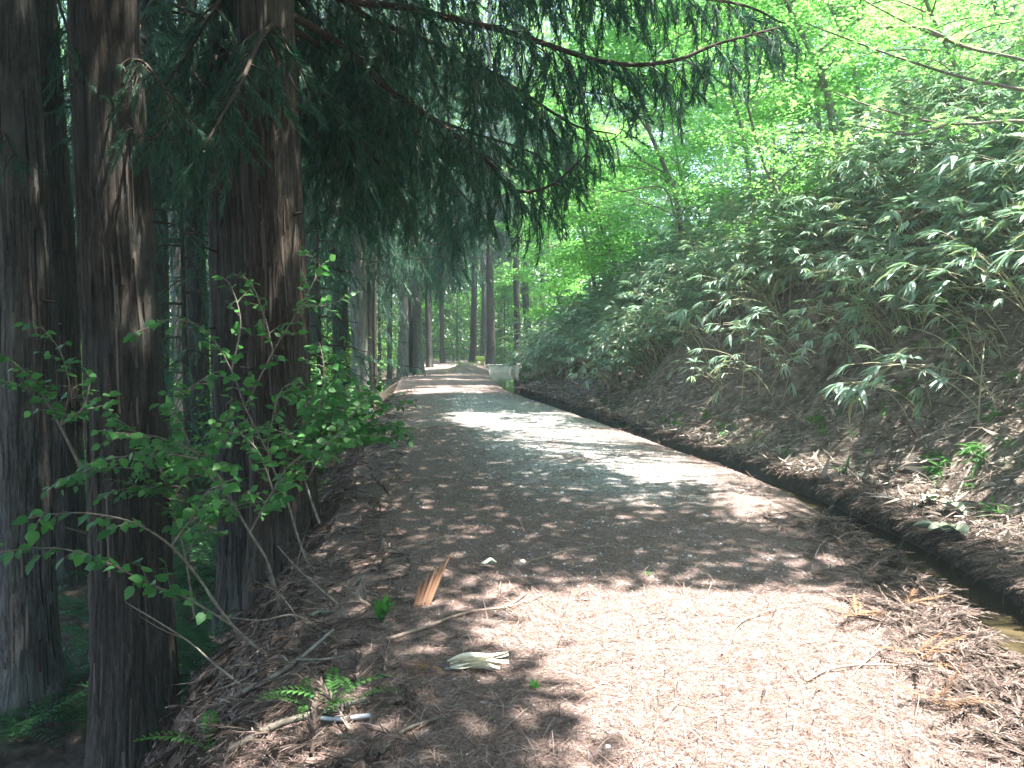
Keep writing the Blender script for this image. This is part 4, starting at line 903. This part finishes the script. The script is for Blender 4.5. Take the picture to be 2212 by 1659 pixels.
stick('fallen_stick', gl([(1900, 1280), (1925, 1320), (1905, 1350), (1885, 1375)], .02), .006, .004, 'dead', 'short kinked white twig by the canal edge of the path', 'stick')
stick('fallen_stick', gl([(1790, 1290), (1900, 1330), (2010, 1400), (2090, 1490), (2070, 1560)], .02), .006, .003, 'dead', 'long bent brown twig curving through the sunlit gravel', 'stick')
stick('fallen_stick', gl([(1150, 1215), (1240, 1190), (1330, 1182)], .015), .005, .003, 'dead', 'small twig in the shade band across the path', 'stick')
stick('fallen_branch', gl([(480, 1535), (560, 1500), (640, 1450), (720, 1380)], .05), .016, .008, 'bark_smooth', 'bleached branch sloping down off the litter edge', 'branch', extra=[gl([(560, 1500), (520, 1520), (470, 1530)], .12), gl([(640, 1450), (700, 1450), (760, 1440)], .06)])
stick('fallen_branch', gl([(500, 1640), (590, 1590), (700, 1555), (790, 1530)], .04), .018, .010, 'twig', 'dark rotten branch half buried in the brown litter', 'branch')
stick('fallen_branch', gl([(820, 1640), (870, 1590), (950, 1560)], .02), .010, .006, 'twig', 'grey stick poking from the litter near the bottom edge', 'branch')
stick('knotted_root', [gpt(790, 1300)+np.array([0, 0, -.02]), gpt(790, 1300)+np.array([-.02, 0, .12]), W(765, 1265, 4.9), W(785, 1245, 4.9), W(775, 1290, 4.85), W(800, 1310, 4.8), gpt(815, 1340)], .013, .009, 'twig', 'twisted grey root looping up out of the litter', 'root')
for k, (b, e) in enumerate([([(760, 1330, 4.9), (690, 1270, 5), (640, 1225, 5.1), (600, 1180, 5.2)], [[(690, 1270, 5), (650, 1290, 5), (560, 1290, 5)], [(640, 1225, 5.1), (660, 1150, 5.2), (680, 1100, 5.2)]]),
                             ([(720, 1380, 4.5), (640, 1330, 4.6), (560, 1340, 4.7), (470, 1330, 4.8)], [[(640, 1330, 4.6), (600, 1280, 4.6), (540, 1250, 4.6)], [(560, 1340, 4.7), (530, 1400, 4.7), (480, 1440, 4.7)]]),
                             ([(640, 1480, 4.0), (560, 1500, 4.1), (470, 1440, 4.2), (400, 1380, 4.3), (270, 1300, 4.4)], [[(470, 1440, 4.2), (430, 1470, 4.2), (370, 1480, 4.2)], [(400, 1380, 4.3), (350, 1360, 4.3), (300, 1330, 4.3)]])]):
    stick('dead_branch', [W(*p) for p in b], .008, .003, 'twig', ('bare dead branch bristling in front of the reddish cedar foot', 'bare spreading branch over the dark gap below the bush', 'lowest bare branch arching left over the cedar feet')[k], 'branch', extra=[[W(*p) for p in q] for q in e])
for k, pl in enumerate([[(1720, 620), (1690, 690), (1665, 760), (1640, 830)], [(1960, 880), (1930, 930), (1890, 960), (1870, 1010)], [(1850, 690), (1800, 750), (1770, 830), (1700, 900)], [(2190, 900), (2140, 970), (2100, 1010), (2060, 1080)], [(1560, 720), (1530, 760), (1490, 800)], [(2050, 760), (2020, 830), (1960, 860), (1940, 910)]]):
    Q = gl(pl, .03); Q[0] = Q[0]-np.array([0, 0, .06]); Q[-1] = Q[-1]-np.array([0, 0, .05])
    stick('exposed_root', Q, .022, .008, 'bark_smooth', ('root snaking down the bank beneath the bamboo edge', 'pale knotted root beside the shaded hollow in the bank', 'long root crossing the sunny rib of the bank', 'thin root near the picture edge above the canal', 'short root at the far part of the bank', 'crooked root above the pale knotted one')[k], 'root')
for k, (px, py, sz_) in enumerate([(2165, 1250, .07), (1690, 985, .05), (1560, 900, .05), (2010, 1010, .06), (1420, 905, .06)]):
    V_, F_ = inst(ROCK, ROCKF, [gpt(px, py)], np.eye(3)[None], np.array([[sz_, sz_*.8, sz_*.7]])); c_ = V_.mean(0)
    o = obj('bank_stone', mesh('bank_stone', [(V_-c_, F_, 0)], [M['concrete_dark']])); o.location = c_
    tag(o, ('dark rounded stone on the canal lip at the picture edge', 'stone lying at the bank foot below the sunny rib', 'stone half way along the bank foot', 'stone beside the pointed pale leaf', 'stone on the canal lip farther off')[k], 'stone')
# hanging dead twig and vine under the boughs
stick('hanging_twig', [W(1085, 0, 9.1), W(1065, 60, 9.1), W(1035, 120, 9.1), W(1028, 200, 9.0), W(1030, 245, 9.0)], .010, .005, 'twig', 'pale dead twig dangling inside the dark cedar bough', 'twig')
stick('hanging_vine', [W(1270, 130, 9.4), W(1262, 230, 9.4), W(1275, 290, 9.4), W(1310, 305, 9.4), W(1345, 280, 9.4), W(1350, 230, 9.4), W(1385, 190, 9.4), W(1400, 160, 9.4)], .008, .006, 'twig_dark', 'thin vine hanging in a loop below the cedar bough', 'vine')
# splintered piece of wood standing in the litter
M['raw'] = plain('raw_wood', [(.3, (.20, .10, .06)), (.6, (.32, .18, .11)), (.75, (.42, .27, .18))], 18, .8, .4, .006, (1, 1, .12))
q = gpt(912, 1310); Ls = []
for k, (x0, wd_, hh, ly) in enumerate([(-.040, .026, .15, .0), (-.018, .024, .20, .004), (.004, .022, .24, -.003), (.024, .022, .27, .003), (.040, .018, .33, 0)]):
    zz_ = np.array([-.06, .03, hh*.55, hh*.85, hh]); ww_ = np.array([1, 1, .95, .55, .12])*wd_; cx_ = x0+np.array([0, 0, .008*k, .014*k, .018*k]); P = []
    for z_, w_, c_ in zip(zz_, ww_, cx_): P += [(c_-w_/2, ly-.011, z_), (c_+w_/2, ly-.009, z_), (c_+w_/2, ly+.011, z_), (c_-w_/2, ly+.009, z_)]
    i = np.arange(4)[:, None]*4; j = np.arange(4)[None]; F = np.stack([i+j, i+(j+1) % 4, i+4+(j+1) % 4, i+4+j], -1).reshape(-1, 4)
    Ls.append((np.array(P), np.concatenate([F, [[16, 17, 18, 19]]])))
me = mesh('splintered_wood', [join(Ls)], [M['raw']])
o = obj('splintered_wood', me); o.location = q; o.rotation_euler = (-.35, .30, .3); tag(o, 'splintered orange wood shard standing up in the litter', 'wood shard')
M['sheath'] = plain('dry_sheath', [(.3, (.62, .56, .40)), (.7, (.80, .78, .66))], 12, .6, .2, .004, (1, 6, 1))
M['paleleaf'] = plain('pale_leaf', [(.3, (.45, .47, .36)), (.7, (.62, .64, .54))], 12, .6, .2, .004)
M['greyleaf'] = plain('grey_green_leaf', [(.3, (.20, .24, .17)), (.7, (.36, .39, .29))], 12, .6, .2, .004)
M['pipe'] = plain('white_pipe', [(.3, (.5, .53, .56)), (.7, (.66, .69, .72))], 9, .4, 0)
M['rust'] = leafmat('rusty_needles', [(0, (.17, .09, .055)), (.6, (.26, .14, .08)), (1, (.34, .22, .14))], (.2, .1, .05), 0, .85, .2)
def curled(px, py, L, a, mat, label, cat, name, wid=1.0, curl=.3, n=1, lift=.03, fan=.45):
    q = gpt(px, py); rr = np.random.default_rng(int(px*7+py)); Ls = []
    for k in range(n):
        u = np.linspace(0, 1, 9); v = np.linspace(-1, 1, 5); U, Vv = np.meshgrid(u, v, indexing='ij')
        ww = L*.16*wid*np.sin(np.pi*np.clip(U*.92+.06, 0, 1))**.7
        X = L*U; Y = Vv*ww; Z = curl*L*.4*(U-.3)**2+np.abs(Vv)**2*ww*.7+.01*np.sin(7*U+3*Vv+k)
        an = a+(k-(n-1)/2)*fan+rr.normal(0, .08); X = X*rr.uniform(.6, 1.1)+rr.uniform(0, .12)*L*(n > 3); P = np.stack([X*math.cos(an)-Y*math.sin(an), X*math.sin(an)+Y*math.cos(an), Z+.01*k], -1).reshape(-1, 3)
        i = np.arange(8)[:, None]*5; j = np.arange(4)[None]; Ls.append((P, np.stack([i+j, i+j+1, i+5+j+1, i+5+j], -1).reshape(-1, 4)))
    o = obj(name, mesh(name, [join(Ls)], [M[mat]], True)); o.location = q+np.array([0, 0, lift]); return tag(o, label, cat)
curled(965, 1452, .28, .10, 'sheath', 'torn cream bamboo sheath lying on the shaded litter', 'sheath', 'bamboo_sheath', .55, .05, 4, .02, .10)
curled(1040, 1228, .17, .05, 'paleleaf', 'whitish dry leaf on the litter beside the wood shard', 'leaf', 'dry_leaf', 1.4, .2, 1)
curled(665, 1340, .13, .3, 'paleleaf', 'crumpled whitish leaf caught in the dark twigs', 'leaf', 'dry_leaf', 1.3, .5, 1)
curled(1870, 1040, .32, 1.5, 'paleleaf', 'upright pointed pale leaf on the foot of the bank', 'leaf', 'dry_leaf', 1.1, .3, 1)
curled(1935, 1030, .26, 1.2, 'paleleaf', 'folded cream leaf a step behind the pointed one', 'leaf', 'dry_leaf', 1.3, .5, 1)
curled(2080, 1120, .42, 1.0, 'greyleaf', 'large withered grey-green leaf bunch hanging by the canal', 'leaf bunch', 'withered_leaves', 1.0, .4, 4)
curled(2060, 1150, .36, -2.6, 'greyleaf', 'spread withered leaves flat on the canal lip', 'leaf bunch', 'withered_leaves', 1.0, .2, 4)
curled(2020, 1080, .36, -2.2, 'greyleaf', 'single withered leaf sliding off the bank foot', 'leaf', 'dry_leaf', 1.0, .2, 2)
curled(1395, 1243, .045, .1, 'shrub', 'fresh green leaf dropped on the sunny path', 'leaf', 'green_leaf', 2.2, .2, 1, .01)
curled(1145, 1490, .05, .4, 'shrub', 'fresh green leaf pair near the shade edge', 'leaf', 'green_leaf', 2.2, .2, 2, .01)
stick('pipe', gl([(672, 1558), (730, 1563), (800, 1555)], .02), .010, .010, 'pipe', 'short white plastic-looking tube lying in the litter', 'tube')
for k, (px, py, s, l) in enumerate([(915, 1450, .5, 'rust-red dead cedar sprig beside the cream sheath'), (1990, 1420, .9, 'orange dead cedar sprig in the sunny gravel'), (2030, 1530, .8, 'orange cedar sprig nearest the lower corner'), (1960, 1310, 1.0, 'rusty heap of cedar sprays on the canal edge'), (1850, 1335, .9, 'brown cedar spray on the path near the canal')]):
    q = gpt(px, py); rr = np.random.default_rng(950+k); n = 7; D = np.stack([rr.normal(.3, .7, n), rr.normal(0, .7, n), rr.uniform(.05, .3, n)], -1)
    o = obj('cedar_sprig', mesh('cedar_sprig', [inst(FLAT[k % 3][0], FLAT[k % 3][1], rr.normal(0, .015, (n, 3))*np.array([1, 1, .3]), frames(D, np.tile([0, 0, 1.], (n, 1))), s*rr.uniform(.3, .5, n))], [M['rust']])); o.location = q+np.array([0, 0, .02]); tag(o, l, 'sprig')
# sprout by the litter
q = gpt(825, 1345); rr = np.random.default_rng(960); n = 12; a = rr.uniform(0, 6.3, n); D = np.stack([np.cos(a)*.5, np.sin(a)*.5, rr.uniform(.5, 1.2, n)], -1)
o = obj('sprout', mesh('sprout', [inst(SL*np.array([1, 1.7, .6]), SLF, np.stack([0*a, 0*a, rr.uniform(0, .08, n)], -1), frames(D, rr.normal(0, 1, (n, 3))), rr.uniform(.07, .13, n))], [M['fern']])); o.location = q; tag(o, 'fresh green sprout with upright leaves in the litter', 'sprout')
# ------------------------------------------------------------------ canal head: concrete, posts, walls
def box(cx, cyy, z0, z1, wx, wy, rz=0, taper=0, seed=0, bev=.015):
    import bmesh
    bm = bmesh.new(); bmesh.ops.create_cube(bm, size=1)
    for v in bm.verts:
        k = 1-taper*(v.co.z+.5); v.co = Vector((v.co.x*wx*k, v.co.y*wy*k, v.co.z*(z1-z0)))
    bmesh.ops.bevel(bm, geom=bm.edges[:], offset=bev, segments=2, affect='EDGES')
    bmesh.ops.rotate(bm, verts=bm.verts[:], matrix=Matrix.Rotation(rz, 3, 'Z'))
    bmesh.ops.translate(bm, verts=bm.verts[:], vec=(cx, cyy, (z0+z1)/2))
    V = np.array([v.co[:] for v in bm.verts]); F = [[v.index for v in f.verts] for f in bm.faces]; bm.free(); return V, F
def poly_obj(name, boxes, mat, parent=None, loc=(0, 0, 0)):
    Vs, Fs, o_ = [], [], 0
    for V, F in boxes: Vs += (V-np.array(loc)).tolist(); Fs += [[i+o_ for i in f] for f in F]; o_ += len(V)
    me = bpy.data.meshes.new(name); me.from_pydata(Vs, [], Fs); me.materials.append(M[mat]); me.update()
    o = obj(name, me, parent)
    if parent is None: o.location = loc
    return o
t = thing('headwall', 'pale concrete headwall closing the far end of the canal', 'concrete wall', (-.5, 39.6, -.6))
poly_obj('wall_block', [box(-.72, 39.6, -.7, .10, 1.10, .3, .45)], 'concrete', t, (-.5, 39.6, -.6))
poly_obj('wall_block', [box(.22, 39.95, -.7, .06, .80, .3, -.05)], 'concrete', t, (-.5, 39.6, -.6))['label'] = 'recessed shaded block with dark stains'
poly_obj('cap', [box(-.72, 39.6, .103, .14, 1.12, .33, .45)], 'concrete', t, (-.5, 39.6, -.6))
o = poly_obj('gate_post', [box(-1.42, 38.6, -.5, .52, .16, .5, .1, .05), box(-1.52, 38.6, .40, .56, .42, .5, .1, .1)], 'moss', None, (-1.42, 38.6, -.5)); tag(o, 'moss-covered concrete post at the path side of the basin', 'post')
o = poly_obj('retaining_wall', [box(.62, 36.5, -.6, .42, .2, 5.0, .02, .0), box(.95, 38.6, .30, .50, .9, .18, .5)], 'moss', None, (.62, 36.5, -.6)); tag(o, 'mossy retaining wall along the bank side of the basin', 'wall')
for k, (x, y, h) in enumerate([(.82, 34.0, .45), (.98, 34.9, .5), (.78, 35.9, .52), (1.15, 35.4, .6)]):
    o = poly_obj('wooden_stake', [box(x, y, float(ground(x, y))-.5, float(ground(x, y))+h, .11, .11, .3*k, .25)], 'bark_grey', None, (x, y, 0)); o.rotation_euler = (0, .12, 0)
    tag(o, 'mossy leaning stake shoring the bank end by the basin', 'stake', 'stakes at the basin wall')
V, F = inst(LEAF, LEAFF, rng.normal(0, .1, (60, 3)), frames(randdir(60, rng), upn(60, rng)), rng.uniform(.06, .12, 60))
o = obj('small_plant', mesh('small_plant', [(V, F, 0)], [M['fern']])); o.location = (.42, 26.2, .12); tag(o, 'tiny bright plant on the corner where the canal narrows', 'plant')
V, F = cluster_leaves(np.stack([rng.uniform(-2.6, -1.5, 40), rng.uniform(33, 38.5, 40), rng.uniform(0.1, .35, 40)], -1), rng, 10, .1, .10)
stuff('path_weeds', 'scattered pale weeds on the mound beside the basin', 'weeds', [(V, F, 0)], [M['wood_leaf']])
# ------------------------------------------------------------------ thin haze added in place of lens glare
m, n, out = newmat('glare_haze'); p = node(n, 'ShaderNodeVolumePrincipled'); p.inputs['Density'].default_value = GLARE_HAZE; p.inputs['Color'].default_value = (.80, .98, .92, 1); p.inputs['Anisotropy'].default_value = .2
n.links.new(p.outputs[0], out.inputs['Volume'])
V, F = np.array([(x, y, z) for z in (-16, 39) for y in (-40, 135) for x in (-110, 110)], float), np.array([(0, 2, 3, 1), (4, 5, 7, 6), (0, 1, 5, 4), (2, 6, 7, 3), (0, 4, 6, 2), (1, 3, 7, 5)])
o = stuff('haze', 'thin haze added in the wood in place of lens glare', 'haze', [(V, F, 0)], [m])
